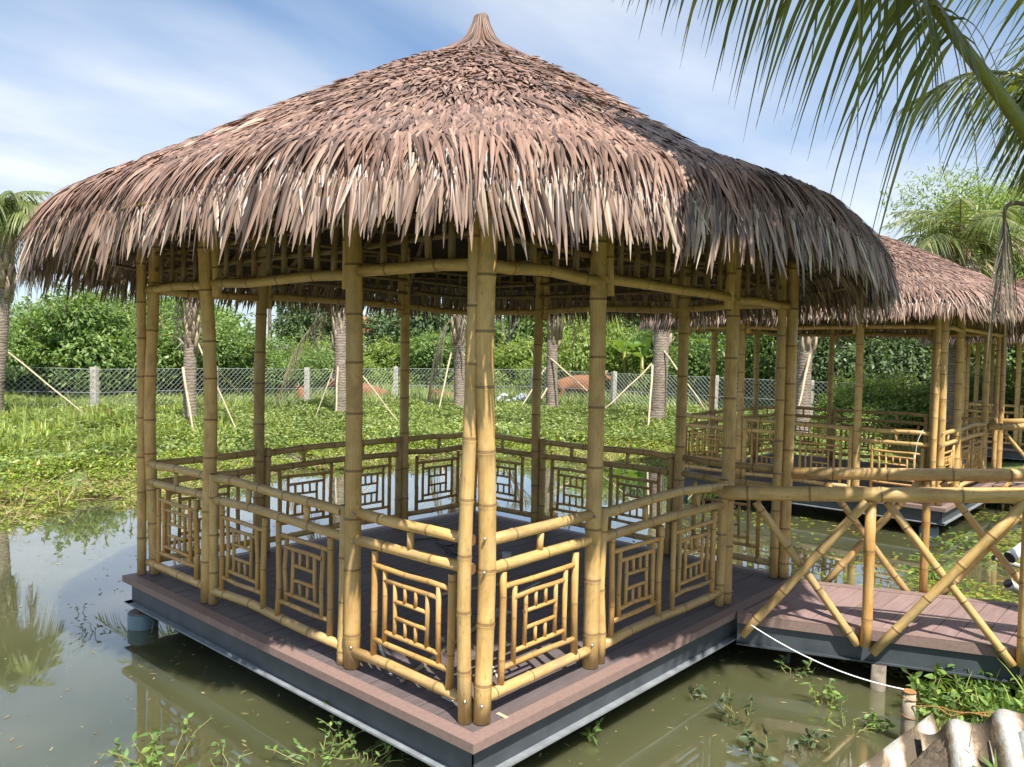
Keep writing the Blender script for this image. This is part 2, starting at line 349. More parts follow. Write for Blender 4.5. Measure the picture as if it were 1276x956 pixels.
me.from_pydata(np.stack([XX, YY, ZZ], -1).reshape(-1, 3).tolist(), [], fq.tolist()); me.materials.append(M_SOIL)
me.polygons.foreach_set('use_smooth', [True]*len(fq))
go = bpy.data.objects.new('ground', me); COL.objects.link(go); tag(go, 'grassy earth bank and flat ground around the pond', kind='structure')
w = MB(); w.add([(-11, -3, WATER), (19, -3, WATER), (19, 14, WATER), (-11, 14, WATER)], [(0, 1, 2, 3)])
wo_ = w.build('pond_water', M_WATER, smooth=False); tag(wo_, 'still murky green pond water mirroring the sky', kind='structure')

# ------------------------------------------------------------------ pavilion
SIDE = 3.73; CEN = SIDE/2; OV = .175
POS = [0, 1.0, 2.73, SIDE]
def side_xf(k, lo=0., S=None):
    """maps (u along side, v outward, z) to pavilion coords, side k: 0 = near right (y=0), 1 = far right (x=S), 2 = far left (y=S), 3 = near left (x=0)"""
    S = S or SIDE
    o = [Vector((lo, lo, 0)), Vector((lo+S, lo, 0)), Vector((lo+S, lo+S, 0)), Vector((lo, lo+S, 0))][k]
    a = [Vector((1, 0, 0)), Vector((0, 1, 0)), Vector((-1, 0, 0)), Vector((0, -1, 0))][k]
    b = [Vector((0, -1, 0)), Vector((1, 0, 0)), Vector((0, 1, 0)), Vector((-1, 0, 0))][k]
    return lambda u, v, z: o + a*u + b*v + Vector((0, 0, z))
PROF = [(.045, 4.58), (.065, 4.50), (.115, 4.40), (.20, 4.31), (.38, 4.21), (.8, 4.01), (1.3, 3.74), (1.8, 3.45), (2.3, 3.15), (2.65, 2.94), (2.9, 2.78), (3.04, 2.66), (3.11, 2.54)]
def sag(a, r):
    """the thatch sags on the bridge side"""
    return -.20*np.maximum(0, np.cos(a+.75))**1.3*np.exp(-((r-2.1)/.95)**2)+.10*np.maximum(0, np.cos(a+2.356))**3*np.clip((r-2.2)/.8, 0, 1)
PR = np.array(PROF); PL = np.concatenate([[0], np.cumsum(np.hypot(np.diff(PR[:, 0]), np.diff(PR[:, 1])))])
def prof_at(s):
    return np.interp(s, PL, PR[:, 0]), np.interp(s, PL, PR[:, 1])
def make_pavilion():
    root = empty('thatched_pavilion')
    # deck: a square a little larger than the post square
    lo, hi = -.165, SIDE+.085; S2 = hi-lo
    d = MB(); y = lo+.085; bw = .138
    while y < hi-.085:
        y1 = min(y+bw, hi-.085); d.box((lo+.086, y+.003, -.03), (hi-.086, y1-.003, 0)); y += bw
    d.build('deck_floor', M_DECK, root, smooth=False)
    dd = MB(); dd.box((lo+.11, lo+.11, -.05), (hi-.11, hi-.11, -.034)); dd.build('deck_joist', M_STEEL, root, smooth=False)
    for k in range(4):
        g0 = side_xf(k, lo, S2); f = g0; tb = MB()
        def brd(u0, u1):      # border boards, mitred at the corners, butted in the middle
            i0 = .085 if u0 == 0 else 0; i1 = .085 if u1 == S2 else 0
            vs = [f(u0, 0, .004), f(u1, 0, .004), f(u1-i1, -.085, .004), f(u0+i0, -.085, .004), f(u0, 0, -.044), f(u1, 0, -.044), f(u1-i1, -.085, -.03), f(u0+i0, -.085, -.03)]
            tb.add(vs, [(0, 1, 2, 3), (4, 5, 1, 0), (7, 6, 5, 4), (3, 2, 6, 7), (0, 3, 7, 4), (2, 1, 5, 6)])
        brd(0, S2*.52-.0015); brd(S2*.52+.0015, S2)
        tb.build('border_board', M_TRIM, root, smooth=False)
        sb = MB()
        def bx(u0, u1, v0, v1, z0, z1, mi): 
            vs = [f(u0, v0, z0), f(u1, v0, z0), f(u1, v1, z0), f(u0, v1, z0), f(u0, v0, z1), f(u1, v0, z1), f(u1, v1, z1), f(u0, v1, z1)]
            sb.add(vs, [(0,3,2,1),(4,5,6,7),(0,1,5,4),(1,2,6,5),(2,3,7,6),(3,0,4,7)], mi)
        bx(.055, S2-.055, -.063, -.055, -.205, -.057, 0)
        bx(.012, S2-.012, -.10, -.012, -.217, -.206, 1)
        bx(.02, S2-.02, -.09, -.02, -.056, -.046, 0)
        sb.build('steel_beam', [M_STEEL, M_STEELF], root, smooth=False)
    for (x, y) in ((-.06, SIDE-.06), (-.0, .06), (SIDE-.1, SIDE-.1), (SIDE-.1, .0)):
        p = MB(); xx = x; p.tube([(xx, y, -1.3), (xx, y, -.285)], .115, 24); po = p.build('pile', M_PIPE, root)
        c = MB(); c.tube([(xx, y, -.284), (xx, y, -.275)], .105, 20); 
        for q in range(4): 
            a = q*1.57+.6; c.tube([(xx+.06*math.cos(a), y+.06*math.sin(a), -.28), (xx+.05*math.cos(a), y+.05*math.sin(a), -.232)], .006, 6)
        c.build('pile_cap', M_CAP, po)
    # posts
    def post(x, y, z0, z1, r, lean=(0, 0)):
        mb = MB(); bamboo(mb, (x, y, z0), (x+lean[0], y+lean[1], z1), r, 14, 0, .33)
        o = mb.build('bamboo_post' if z1 > 1.5 and z0 < 1 else 'stub_post', BAM, root)
        if z1 > 1.5 and z0 < 1:
            for zz_ in (.12, .77, .92):
                dx, dy = (-.707, -.707) if x+y < 2.5 else ((-.9, .3) if y > x else (.3, -.9))
                bm = MB(); q = Vector((x+dx*r*.93, y+dy*r*.93, zz_+rnd.uniform(-.03, .03))); u = Vector((dx, dy, 0)).normalized(); bm.tube([q, q+u*.006, q+u*.0065, q+u*.014], [.009, .009, .005, .004], 8); bm.build('bolt', M_METAL, o)
        return o
    for k in range(4):
        f = side_xf(k)
        c = f(0, 0, 0); pp = Vector((.7071, -.7071, 0))
        post(c.x+pp.x*.040, c.y+pp.y*.040, .004, 2.74, .046, (rnd.uniform(-.012, .012), rnd.uniform(-.012, .012)))
        post(c.x-pp.x*.044, c.y-pp.y*.044, .004, 2.74, .036, (rnd.uniform(-.012, .012), rnd.uniform(-.012, .012)))
        for u, s in ((POS[1], 1), (POS[2], -1)):
            p = f(u, 0, 0); post(p.x, p.y, .004, 2.95, .049, (rnd.uniform(-.02, .02), rnd.uniform(-.02, .02)))
            p = f(u+s*.085, 0, 0); post(p.x, p.y, .004, .95, .034)
            p = f(u+s*.085, .0, 0); post(p.x, p.y, 2.22, 2.9, .034)
    # railings
    def motif(f, u0, u1, zb, zt):
        mb = MB(); Wm = u1-u0; Hh = zt-zb
        def V(u, z0, z1, r, cut=False): bamboo(mb, f(u0+Wm*u, 0, zb+Hh*z0), f(u0+Wm*u, 0, zb+Hh*z1), r, 8, 0, .34, cut=cut)
        def Hz(ua, ub, z, r): bamboo(mb, f(u0+Wm*ua, 0, zb+Hh*z), f(u0+Wm*ub, 0, zb+Hh*(z+rnd.uniform(-.008, .008))), r, 8, 0, .2)
        V(0, .0, .98, .019); V(1, .0, .97, .021)
        Hz(0, 1, .845, .0155); Hz(0, 1, .155, .0155)
        V(.15, .15, .83, .0145); V(.85, .15, .83, .0145)
        Hz(.14, .86, .735, .0135); Hz(.14, .86, .26, .0135)
        V(.29, .26, .73, .0125); V(.71, .26, .73, .0125)
        Hz(.28, .72, .575, .0115); Hz(.28, .72, .425, .0115)
        for uu in (.43, .57): V(uu, .59, .72, .0105); V(uu, .275, .41, .0105)
        return mb
    for k in range(4):
        f = side_xf(k)
        secs = [(0, 1), (1, 2), (2, 3)]
        for si, (a, b_) in enumerate(secs):
            if k == 0 and si == 2: continue          # the entrance from the footbridge
            ua = POS[a] + (.05 if a in (0, 3) else .045); ub = POS[b_] - .045
            if si == 1: ua = POS[1]+.115; ub = POS[2]-.115
            rail = empty('railing', f(ua, 0, 0)); rail.parent = root; o = f(ua, 0, 0)
            g = lambda u, v, z, f=f, o=o: f(u, v, z)-o
            bend = .016 if si == 1 else rnd.uniform(-.008, .008)
            tl = rnd.uniform(-.015, .015)
            for nm, z, r in (('top_rail', .915, .032), ('middle_rail', .765, .031), ('bottom_rail', .105, .031)):
                mb = MB(); bamboo(mb, g(ua-.02, 0, z), g(ub+.02, 0, z+(tl if z > .5 else 0)), r, 12, (bend if z > .5 else bend*.2), .36, taper=.92); mb.build(nm, BAM, rail)
            if si == 1: mt = [(.06, .43), (.55, .93)]; sts = [.3, .76]
            else: mt = [(.17, .86)]; sts = [.5]
            Wd = ub-ua
            for (p, q) in mt: motif(g, ua+Wd*p, ua+Wd*q, .125, .745+bend*.7).build('lattice_panel', BAM2, rail)
            for q in sts: mb = MB(); bamboo(mb, g(ua+Wd*q, 0, .785+bend*.6), g(ua+Wd*q, 0, .89+bend*.6), .019, 8, 0, .3); mb.build('strut', BAM, rail)
        # eave beams and the open lattice above them
        for si, (a, b_) in enumerate(secs):
            ua, ub = POS[a]+.04, POS[b_]-.04
            mb = MB(); bamboo(mb, f(ua-.03, .0, 2.315+rnd.uniform(-.015, .015)), f(ub+.03, .0, 2.315+rnd.uniform(-.015, .015)), .033, 12, rnd.uniform(-.008, .014), .36); mb.build('eave_beam', BAM, root)
            mb = MB(); n = max(4, int((ub-ua)/.17))
            for i in range(1, n): bamboo(mb, f(ua+(ub-ua)*i/n, -.01, 2.33), f(ua+(ub-ua)*i/n, -.01, 2.88), .019, 8, 0, .3)
            for j, z in enumerate((2.47, 2.60, 2.73, 2.86)):
                bamboo(mb, f(ua, -.045, z), f(ub, -.045, z+rnd.uniform(-.02, .02)), .017, 8, 0, .3)
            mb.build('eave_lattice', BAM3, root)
    # roof frame
    cc = Vector((CEN, CEN, 0))
    for i in range(24):
        a = 2*math.pi*i/24; u = Vector((math.cos(a), math.sin(a), 0)); mb = MB()
        bamboo(mb, cc+u*.1+Vector((0, 0, 4.0)), cc+u*1.8+Vector((0, 0, 3.3+float(sag(a, 1.8)))), .025, 8, 0, .35); bamboo(mb, cc+u*1.8+Vector((0, 0, 3.3+float(sag(a, 1.8)))), cc+u*2.95+Vector((0, 0, 2.57)), .025, 8, 0, .35)
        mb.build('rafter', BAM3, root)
    for r in (.9, 1.3, 1.7, 2.1, 2.45, 2.75, 3.0):
        z = float(np.interp(r, PR[:, 0], PR[:, 1]))-.17; mb = MB(); n = 24
        for i in range(n):
            a0, a1 = 2*math.pi*i/n, 2*math.pi*(i+1)/n
            bamboo(mb, cc+Vector((r*math.cos(a0), r*math.sin(a0), z+float(sag(a0, r)))), cc+Vector((r*math.cos(a1), r*math.sin(a1), z+float(sag(a1, r)))), .014, 6, 0, .4)
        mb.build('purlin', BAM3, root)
    for r in (.5, .9, 1.35):      # tie beams under the roof
        pass
    # thatch: closed underlay, then rows of leaves
    roof = MB(); n = 96; prev = None; rows = []
    for (r, z) in PROF[:-1]:
        rows.append([tuple(cc+Vector(((r-.02)*(1-.05*(r/3)**2)*math.cos(2*math.pi*i/n), (r-.02)*(1-.05*(r/3)**2)*math.sin(2*math.pi*i/n), z-.05+float(sag(2*math.pi*i/n, r))))) for i in range(n)])
    vs = [v for rw in rows for v in rw]; fs = [(j*n+i, j*n+(i+1) % n, (j+1)*n+(i+1) % n, (j+1)*n+i) for j in range(len(rows)-1) for i in range(n)]
    roof.add(vs, fs)
    Lr = len(rows)
    th = empty('thatched_roof'); th.parent = root
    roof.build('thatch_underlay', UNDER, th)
    P = []; D = []; Nn = []; L = []; Wd = []; DR = []
    s = .56; smax = PL[-1]
    def edge(a): return 1+.022*np.exp(-((np.mod(a, 6.2832)-2.5)/.7)**2)+.018*np.sin(a*3+1.2)+.012*np.sin(a*7+.4)+.008*np.sin(a*13)
    while s < smax-.23:
        r0, z0 = prof_at(s); r1, z1 = prof_at(s+.05)
        cnt = int(2*math.pi*r0/.0145)+24; a = np.linspace(0, 2*math.pi, cnt, endpoint=False)+RG.normal(0, .6/cnt*6.28*.5, cnt)+s*3
        ss = s+RG.normal(0, .017, cnt)+.03*np.sin(a*5+s*9)*.6
        rr, zc = prof_at(ss); rr = rr*(1+(edge(a)-1)*np.clip(rr/3, 0, 1)**2)
        tr, tz = (r1-r0)/.05, (z1-z0)/.05
        rad = np.stack([np.cos(a), np.sin(a), 0*a], -1); tan = np.stack([-np.sin(a), np.cos(a), 0*a], -1)
        dn = rad*tr + np.array([0, 0, tz]); nr = rad*(-tz)+np.array([0, 0, tr])
        mess = .44-.26*float(np.clip((s-1.1)/1.3, 0, 1))
        yaw = RG.normal(0, mess, cnt)+.22*np.sin(a*9+s*14)
        d = dn*np.cos(yaw)[:, None]+tan*np.sin(yaw)[:, None]+nr*np.clip(RG.normal(.11, .07, cnt), -.02, .4)[:, None]
        n_ = nr + tan*RG.normal(0, .38, cnt)[:, None]+dn*RG.normal(0, .15, cnt)[:, None]
        P.append(np.stack([CEN+rr*np.cos(a), CEN+rr*np.sin(a), zc+sag(a, rr)], -1)+nr*RG.uniform(-.012, .012, cnt)[:, None]); D.append(d); Nn.append(n_)
        big = np.clip((s-1.8)/1.2, 0, 1); DR.append(np.full(cnt, .35+1.7*big**2))
        L.append(RG.uniform(.095, .165, cnt)*(1+.85*big)); Wd.append(RG.uniform(.016, .028, cnt)*(1-.12*big)); s += .068+.004*big
    ribbons('thatch_leaves', np.concatenate(P), np.concatenate(D), np.concatenate(Nn), np.concatenate(L), np.concatenate(Wd), 3, THATCH, th, droop=np.concatenate(DR), fold=.35,
            prof=lambda t: (.8, 1, .7, .06)[min(3, int(t*3+.01))])
    P = []; D = []; Nn = []; L = []; Wd = []; s = smax-.50
    for k in range(9):
        ss0 = smax-.62+k*.078; tt = min(1, k/8)
        cnt = int(2*math.pi*3.0/.0118); a = np.linspace(0, 2*math.pi, cnt, endpoint=False)+RG.normal(0, .003, cnt)+k
        ss = np.minimum(ss0+RG.normal(0, .03, cnt), smax+.0); rr, zc = prof_at(ss); rr = rr*edge(a)-.015; zc = zc-.03
        rad = np.stack([np.cos(a), np.sin(a), 0*a], -1); tan = np.stack([-np.sin(a), np.cos(a), 0*a], -1)
        hz = .80-.62*tt
        d = rad*(hz+RG.normal(0, .07, cnt))[:, None]+np.array([0, 0, -1.])*(1-.3*hz)+tan*(RG.normal(0, .10, cnt)+.16*np.sin(a*11+k)+.1*np.sin(a*29))[:, None]
        n_ = rad+tan*RG.normal(0, .55, cnt)[:, None]
        P.append(np.stack([CEN+rr*np.cos(a), CEN+rr*np.sin(a), zc+sag(a, rr)], -1)); D.append(d); Nn.append(n_)
        L.append(np.clip(RG.normal(.238, .034, cnt)*(1+.12*np.sin(a*17+k*2)), .15, .55)); Wd.append(RG.uniform(.014, .025, cnt))
    ribbons('eave_fringe', np.concatenate(P), np.concatenate(D), np.concatenate(Nn), np.concatenate(L), np.concatenate(Wd), 4, THATCHE, th, droop=.25, fold=.45,
            prof=lambda t: (.4, .95, 1, .84, .12)[min(4, int(t*4+.01))])
    # crown: long leaves bound up to a point
    cnt = 260; a = RG.uniform(0, 6.283, cnt); V = MB()
    for i in range(cnt):
        aa = a[i]; tw = rnd.uniform(-.25, .25); r0 = rnd.uniform(.80, 1.07); w0 = rnd.uniform(.008, .02)
        e = rnd.uniform(.42, .66); pts = []
        for (r, z) in ((.046, 4.585), (.062, 4.52), (.105, 4.42), (.18, 4.335), (.3, 4.262), (e, 4.20-(e-.38)*.5)):
            q = aa+tw*(r-.045)/.4; pts.append(cc+Vector((r*r0*math.cos(q), r*r0*math.sin(q), z+.004)))
        V.tube(pts, [w0*.7, w0*.8, w0, w0*1.1, w0*1.1, .002], 4, cap=False)
    V.build('roof_crown', THATCH, th)
    V = MB(); V.tube([(CEN, CEN, 4.545), (CEN, CEN, 4.57), (CEN+.004, CEN, 4.597), (CEN, CEN+.003, 4.605)], [.056, .059, .055, .040], 16); V.build('crown_binding', flat('binding', (.17, .13, .10), .9, .4, 30), th)
    return root
pav = make_pavilion(); tag(pav, 'nearest bamboo pavilion with brown thatched roof, standing over the pond in the foreground', 'pavilion', 'thatched bamboo pavilions on the pond')
p2 = copy_tree(pav); p2.location = (8.47, -.05, 0); tag(p2, 'second thatched pavilion, partly hidden behind the nearest one and the footbridge', 'pavilion')
def lower_roof(p, k):
    for ch in p.children:
        if ch.name.split('.')[0] in ('thatched_roof', 'rafter', 'purlin'): ch.scale = (1, 1, k); ch.location = (0, 0, 2.4*(1-k))
lower_roof(p2, .80)
p3 = copy_tree(pav); p3.location = (17.3, -2.2, 0); tag(p3, 'farthest thatched pavilion, only its roof edge showing at the right behind the second', 'pavilion')

# ------------------------------------------------------------------ footbridge
def make_bridge(L):
    root = empty('footbridge'); d = Vector((.3726, -.928, 0)); A = Vector((2.56, -.185, 0)); B = Vector((3.79, -.185, 0))
    mb = MB(); y = -.19; bw = .142
    while y > -.19+d.y*L:
        u0 = (y+.185)/d.y; u1 = (y-bw+.185)/d.y
        a0 = A+d*u0; b0 = B+d*u0; a1 = A+d*u1; b1 = B+d*u1
        g = .003
        vs = []
        for z in (-.03, -.001):
            vs += [(a0.x+.02, a0.y-g, z), (b0.x-.02, b0.y-g, z), (b1.x-.02, b1.y+g, z), (a1.x+.02, a1.y+g, z)]
        mb.add(vs, [(3, 2, 1, 0), (4, 5, 6, 7), (0, 1, 5, 4), (1, 2, 6, 5), (2, 3, 7, 6), (3, 0, 4, 7)][:]); y -= bw
    mb.build('deck_boards', M_BDECK, root, smooth=False)
    sn = Vector((-d.y, d.x, 0))   # towards the back side (+x)
    for o, s in ((A, -1), (B, 1)):
        def bx(v0, v1, z0, z1, mi, mbb):
            vs = []
            for z in (z0, z1):
                for (u, v) in ((.0, v0), (L, v0), (L, v1), (.0, v1)): vs.append(o + d*u + sn*v*s + Vector((0, 0, z)))
            mbb.add(vs, [(0,3,2,1),(4,5,6,7),(0,1,5,4),(1,2,6,5),(2,3,7,6),(3,0,4,7)], mi)
        m1 = MB(); bx(-.09, .0, .0, .004, 0, m1); bx(-.02, .001, -.068, -.0015, 0, m1); m1.build('border_board', M_TRIM, root, smooth=False)
        m2 = MB(); bx(-.035, -.025, -.215, -.070, 0, m2); bx(-.06, .0, -.228, -.216, 0, m2); m2.build('steel_beam', [M_STEEL, M_STEELF], root, smooth=False)
    # railings: front (pond side towards the viewer) and back
    bays = [.0, .86, 1.79, 2.75, 3.7, 4.65]
    for o, s, shift in ((A, -1, 0), (B, 1, .05)):
        rl = empty('railing', o); rl.parent = root
        def Q(u, z, v=.0): return d*u + sn*s*v + Vector((0, 0, z))
        def zr(u): return .895+.075*u
        mb = MB(); bamboo(mb, Q(-.12, zr(-.12)-.0, .04), Q(bays[-1]+.15, zr(bays[-1]), .04), .052, 14, 0, .42); mb.build('top_rail', BAM, rl)
        for i, u in enumerate(bays[1:]):
            u = u+shift; mb = MB(); bamboo(mb, Q(u, -.10, .035), Q(u, zr(u)-.05, .035), .036 if s < 0 else .032, 12, 0, .42); mb.build('post', BAM2 if i == 0 else BAM, rl)
        for i in range(len(bays)-1):
            u0, u1 = bays[i]+shift, bays[i+1]+shift
            mb = MB(); bamboo(mb, Q(u0+.1, zr(u0)-.06, .0), Q(u1-.05, -.1, .03), .028, 10, 0, .33); mb.build('brace', BAM, rl)
            mb = MB(); bamboo(mb, Q(u1-.03, zr(u1)-.05, .075), Q(u0+.04, -.13, .075), .031, 10, 0, .33); mb.build('brace', BAM, rl)
    for u in (.95, 2.6, 4.2):
        for o in (A, B):
            p = o+d*u; mb = MB(); mb.tube([(p.x, p.y, -1.3), (p.x, p.y, -.232)], .05, 12); mb.build('pile', M_CAP, root)
    return root
br = make_bridge(4.9); tag(br, 'nearest bamboo-railed footbridge leading off the front pavilion to the right', 'footbridge', 'footbridges to the pavilions')
b2 = copy_tree(br); b2.location = (8.47, -.05, 0); tag(b2, 'farther footbridge behind the near one, leading off the second pavilion', 'footbridge')
# ------------------------------------------------------------------ coconut palms
def trunk_mesh(base, top, r0, r1, boots=0, mb=None, bend=None):
    mb = mb or MB(); base = Vector(base); top = Vector(top); n = max(8, int((top-base).length/.075)); pts = []; rad = []
    for i in range(n+1):
        t = i/n; p = base.lerp(top, t)
        if bend: p += Vector(bend)*math.sin(t*math.pi)
        pts.append(p); rad.append((r0+(r1-r0)*t)*(1.35-.35*min(1, t*5))*(1.04 if i % 2 else .955)*(1+rnd.uniform(-.03, .03)))
    mb.tube(pts, rad, 14)
    return mb
m, t, b, o = mat('palm_trunk_bark'); M_TRUNK = m
tcx = nn(t, 'TexCoord'); wv_ = nn(t, 'TexWave', Scale=4.6, Distortion=6., Detail=3.); wv_.wave_type = 'BANDS'; wv_.bands_direction = 'Z'; wv_.inputs['Detail Scale'].default_value = 2.5; t.links.new(tcx.outputs['Object'], wv_.inputs['Vector'])
nz = nn(t, 'TexNoise', Scale=9., Detail=6.); t.links.new(tcx.outputs['Object'], nz.inputs['Vector'])
t.links.new(mixc(t, .7, ramp(t, wv_.outputs['Fac'], [(.0, (.19, .15, .12)), (.4, (.27, .22, .175)), (1, (.31, .26, .21))]), ramp(t, nz.outputs['Fac'], [(.3, (.6, .58, .55)), (.7, (1.2, 1.15, 1.1))]), 'MULTIPLY'), b.inputs['Base Color']); b.inputs['Roughness'].default_value = .95; bump(t, b, wv_.outputs['Fac'], .35, .02)
M_BOOT = flat('palm_leaf_base', (.36, .27, .18), .9, .45, 9, .5, bd=.02)
def frond(parent, pts, leaf=.9, nl=60, mats=None, petiole=.035, bare=.18, hang=.5, name='frond', wid=.035, pm=None, seed=0, twist=0., fwd=1.):
    """one pinnate frond: curved rachis (a list of points) carrying two ranks of leaflets"""
    pts = [Vector(p) for p in pts]; C = []                      # Catmull-Rom through the points
    P = [pts[0]*2-pts[1]]+pts+[pts[-1]*2-pts[-2]]
    for i in range(1, len(P)-2):
        for k in range(8):
            t = k/8; a, b, c, d = P[i-1], P[i], P[i+1], P[i+2]
            C.append(.5*((2*b)+(c-a)*t+(2*a-5*b+4*c-d)*t*t+(3*b-a-3*c+d)*t**3))
    C.append(pts[-1]); n = len(C)
    mb = MB(); mb.tube(C, [petiole*(1-.86*(i/(n-1))**.8) for i in range(n)], 8)
    fr = mb.build(name, pm or M_PETI, parent)
    Pp = []; D = []; Nn = []; L = []; Wd = []; dr = []
    for k in range(nl):
        t = bare+(1-bare)*(k+.5)/nl; i = min(n-2, int(t*(n-1))); q = t*(n-1)-i; p = C[i].lerp(C[i+1], q); T = (C[i+1]-C[i]).normalized()
        S = T.cross(Vector((0, 0, 1))); S = S.normalized() if S.length > .05 else Vector((1, 0, 0)); U = S.cross(T)
        S2 = S*math.cos(twist)+U*math.sin(twist)
        for s in (-1, 1):
            d = S2*s*(1+rnd.uniform(-.15, .15)) + T*(.55+.7*t+rnd.uniform(-.15, .15))*fwd + U*(.25+rnd.uniform(-.15, .15)) + Vector((0, 0, -hang*rnd.uniform(.6, 1.4)))
            Pp.append(p); D.append(d.normalized()); Nn.append((U+S*s*rnd.uniform(-.5, .9)))
            L.append(leaf*(math.sin(math.pi*min(1, .18+.8*t))**.6)*rnd.uniform(.8, 1.1)); Wd.append(wid*rnd.uniform(.7, 1.2)); dr.append(hang*rnd.uniform(.5, 1.6)/leaf)
    ribbons('leaflets', Pp, D, [tuple(v) for v in Nn], L, Wd, 7, mats or M_PALM, fr, droop=np.array(dr), fold=.5,
            prof=lambda t: max(.05, (min(1, t*6+.3))*(1-t**2.2)))
    return fr
def boots(parent, c, r, n=16, h=.5, up=1.):
    mb = MB()
    for i in range(n):
        a = i*2.4+rnd.random()*.4; u = Vector((math.cos(a), math.sin(a), 0)); z = h*i/n
        p0 = c+u*r*.8+Vector((0, 0, z-.3)); p1 = c+u*r*1.15+Vector((0, 0, z)); p2 = c+u*r*rnd.uniform(1.1, 1.5)+Vector((0, 0, z+rnd.uniform(.15, .35)*up)); 
        mb.tube([p0, p1, p2], [r*.42, r*.36, r*.12], 6)
    mb.build('leaf_base', M_BOOT, parent)
def coconut(name, base, top, r, crown=True, nf=13, fl=2.2, label='', dry=3, group=None, hang=.8, leaf=.65, nl=34, dir0=0.):
    root = empty(name, base); b = Vector(base); tp = Vector(top)-b
    trunk_mesh((0, 0, -.3), tp, r, r*.8, bend=(rnd.uniform(-.06, .06), rnd.uniform(-.06, .06), 0)).build('trunk', M_TRUNK, root)
    boots(root, tp, r*.85, 15, .55)
    if group and 'far bank' in group: boots(root, tp-Vector((0, 0, 1.05)), r*.75, 20, .95, .7)
    if crown:
        for i in range(nf):
            a = dir0+i*2.399; u = Vector((math.cos(a), math.sin(a), 0)); el = .2+1.25*(i/nf); R = fl*rnd.uniform(.85, 1.1); c0 = tp+Vector((0, 0, .35))
            p = [c0, c0+u*R*.25*math.cos(el)+Vector((0, 0, R*.3*math.sin(el)+.15)), c0+u*R*.6*math.cos(el*.8)+Vector((0, 0, R*.55*math.sin(el))), c0+u*R*.95*math.cos(el*.55)+Vector((0, 0, R*.62*math.sin(el)-R*.25*math.cos(el)))]
            frond(root, p, leaf, nl, petiole=.03, hang=hang*.6)
        for i in range(dry):
            a = dir0+1+i*2.1+rnd.random(); u = Vector((math.cos(a), math.sin(a), 0)); c0 = tp+Vector((0, 0, .1))
            frond(root, [c0, c0+u*.35+Vector((0, 0, .15)), c0+u*.62+Vector((0, 0, -.5)), c0+u*.6+Vector((0, 0, -1.3))], leaf*.7, nl//2, M_DRYG, .02, hang=1.2, name='dead_frond', pm=M_BOOT)
    tag(root, label, 'palm tree', group); return root
def gz(p): p = Vector(p); return Vector((p.x, p.y, float(H(p.x, p.y))))
# bank palms: (photo x, depth, trunk radius, crown height, lean, label)
bank = [(238, 17.2, .15, 3.0, .02, 'young coconut palm with a yellow-stained trunk top, leftmost seen through the pavilion'),
        (427, 21, .19, 3.1, -.1, 'coconut palm with shaggy dry leaf bases and a curved dead frond hanging left'),
        (574, 24, .19, 3.3, -.12, 'coconut palm just left of the front corner posts, wrapped in hanging dry leaves'),
        (690, 24.5, .20, 3.2, -.02, 'coconut palm with long pale upright leaf bases, right of the front corner posts'),
        (818, 21.5, .24, 3.3, .12, 'stout ringed coconut palm under the left eave of the second pavilion'),
        (1000, 20, .20, 3.4, .1, 'dark coconut palm trunk behind the right corner posts of the front pavilion')]
PB = []
for i, (x, D, r, h, ln, lb) in enumerate(bank):
    p = px(x, 480, D); b = gz(p); PB.append((b, D))
    coconut('coconut_palm', b, (b.x+ln*RT.x, b.y+ln*RT.y, b.z+h), r, True, 9, 2.0, lb, 1, 'coconut palms along the far bank', leaf=.6, nl=24, dir0=i*1.3)
# upright pale petioles and hanging dry fronds at the trunks
def dryhang(parent, pts, n=26, leaf=.5, mt=None):
    return frond(parent, pts, leaf, n, mt or M_DRY, .022, hang=1.6, name='dead_frond', pm=M_STRAWP, bare=.25)
M_STRAWP = flat('dry_petiole', (.33, .26, .16), .8)
pal = [o for o in COL.objects if o.name.startswith('coconut_palm')]
o = pal[1]; dryhang(o, [(0, 0, 2.9), (-.55*RT.x, -.55*RT.y, 2.75), (-1.3*RT.x, -1.3*RT.y, 1.7), (-1.75*RT.x, -1.75*RT.y, .4)])
o = pal[2]; dryhang(o, [(0, 0, 3.1), (-.5*RT.x, -.5*RT.y, 2.6), (-.85*RT.x, -.85*RT.y, 1.5), (-.95*RT.x, -.95*RT.y, .3)], 30, .6, M_DRYG); dryhang(o, [(.1, 0, 2.6), (.3*RT.x, .3*RT.y, 2.0), (.45*RT.x, .45*RT.y, 1.1), (.5*RT.x, .5*RT.y, .1)], 30, .45, M_DRYG)
o = pal[3]; mb = MB()
for i in range(9):
    a = i*.7; u = Vector((math.cos(a), math.sin(a), 0)); mb.tube([u*.16+Vector((0, 0, 2.3)), u*.24+Vector((0, 0, 3.0)), u*.32+Vector((0, 0, 4.0))], [.07, .05, .03], 6)
mb.build('upright_petiole', M_STRAWP, o)
# left edge palm
p = px(-14, 440, 18); b = gz(p)
lp = coconut('coconut_palm', b, (b.x+.35*RT.x, b.y+.35*RT.y, 4.1), .21, True, 20, 1.45, 'coconut palm with ragged droopy crown at the left edge beside the front roof', 4, 'coconut palms along the far bank', hang=1.5, leaf=.62, nl=34)
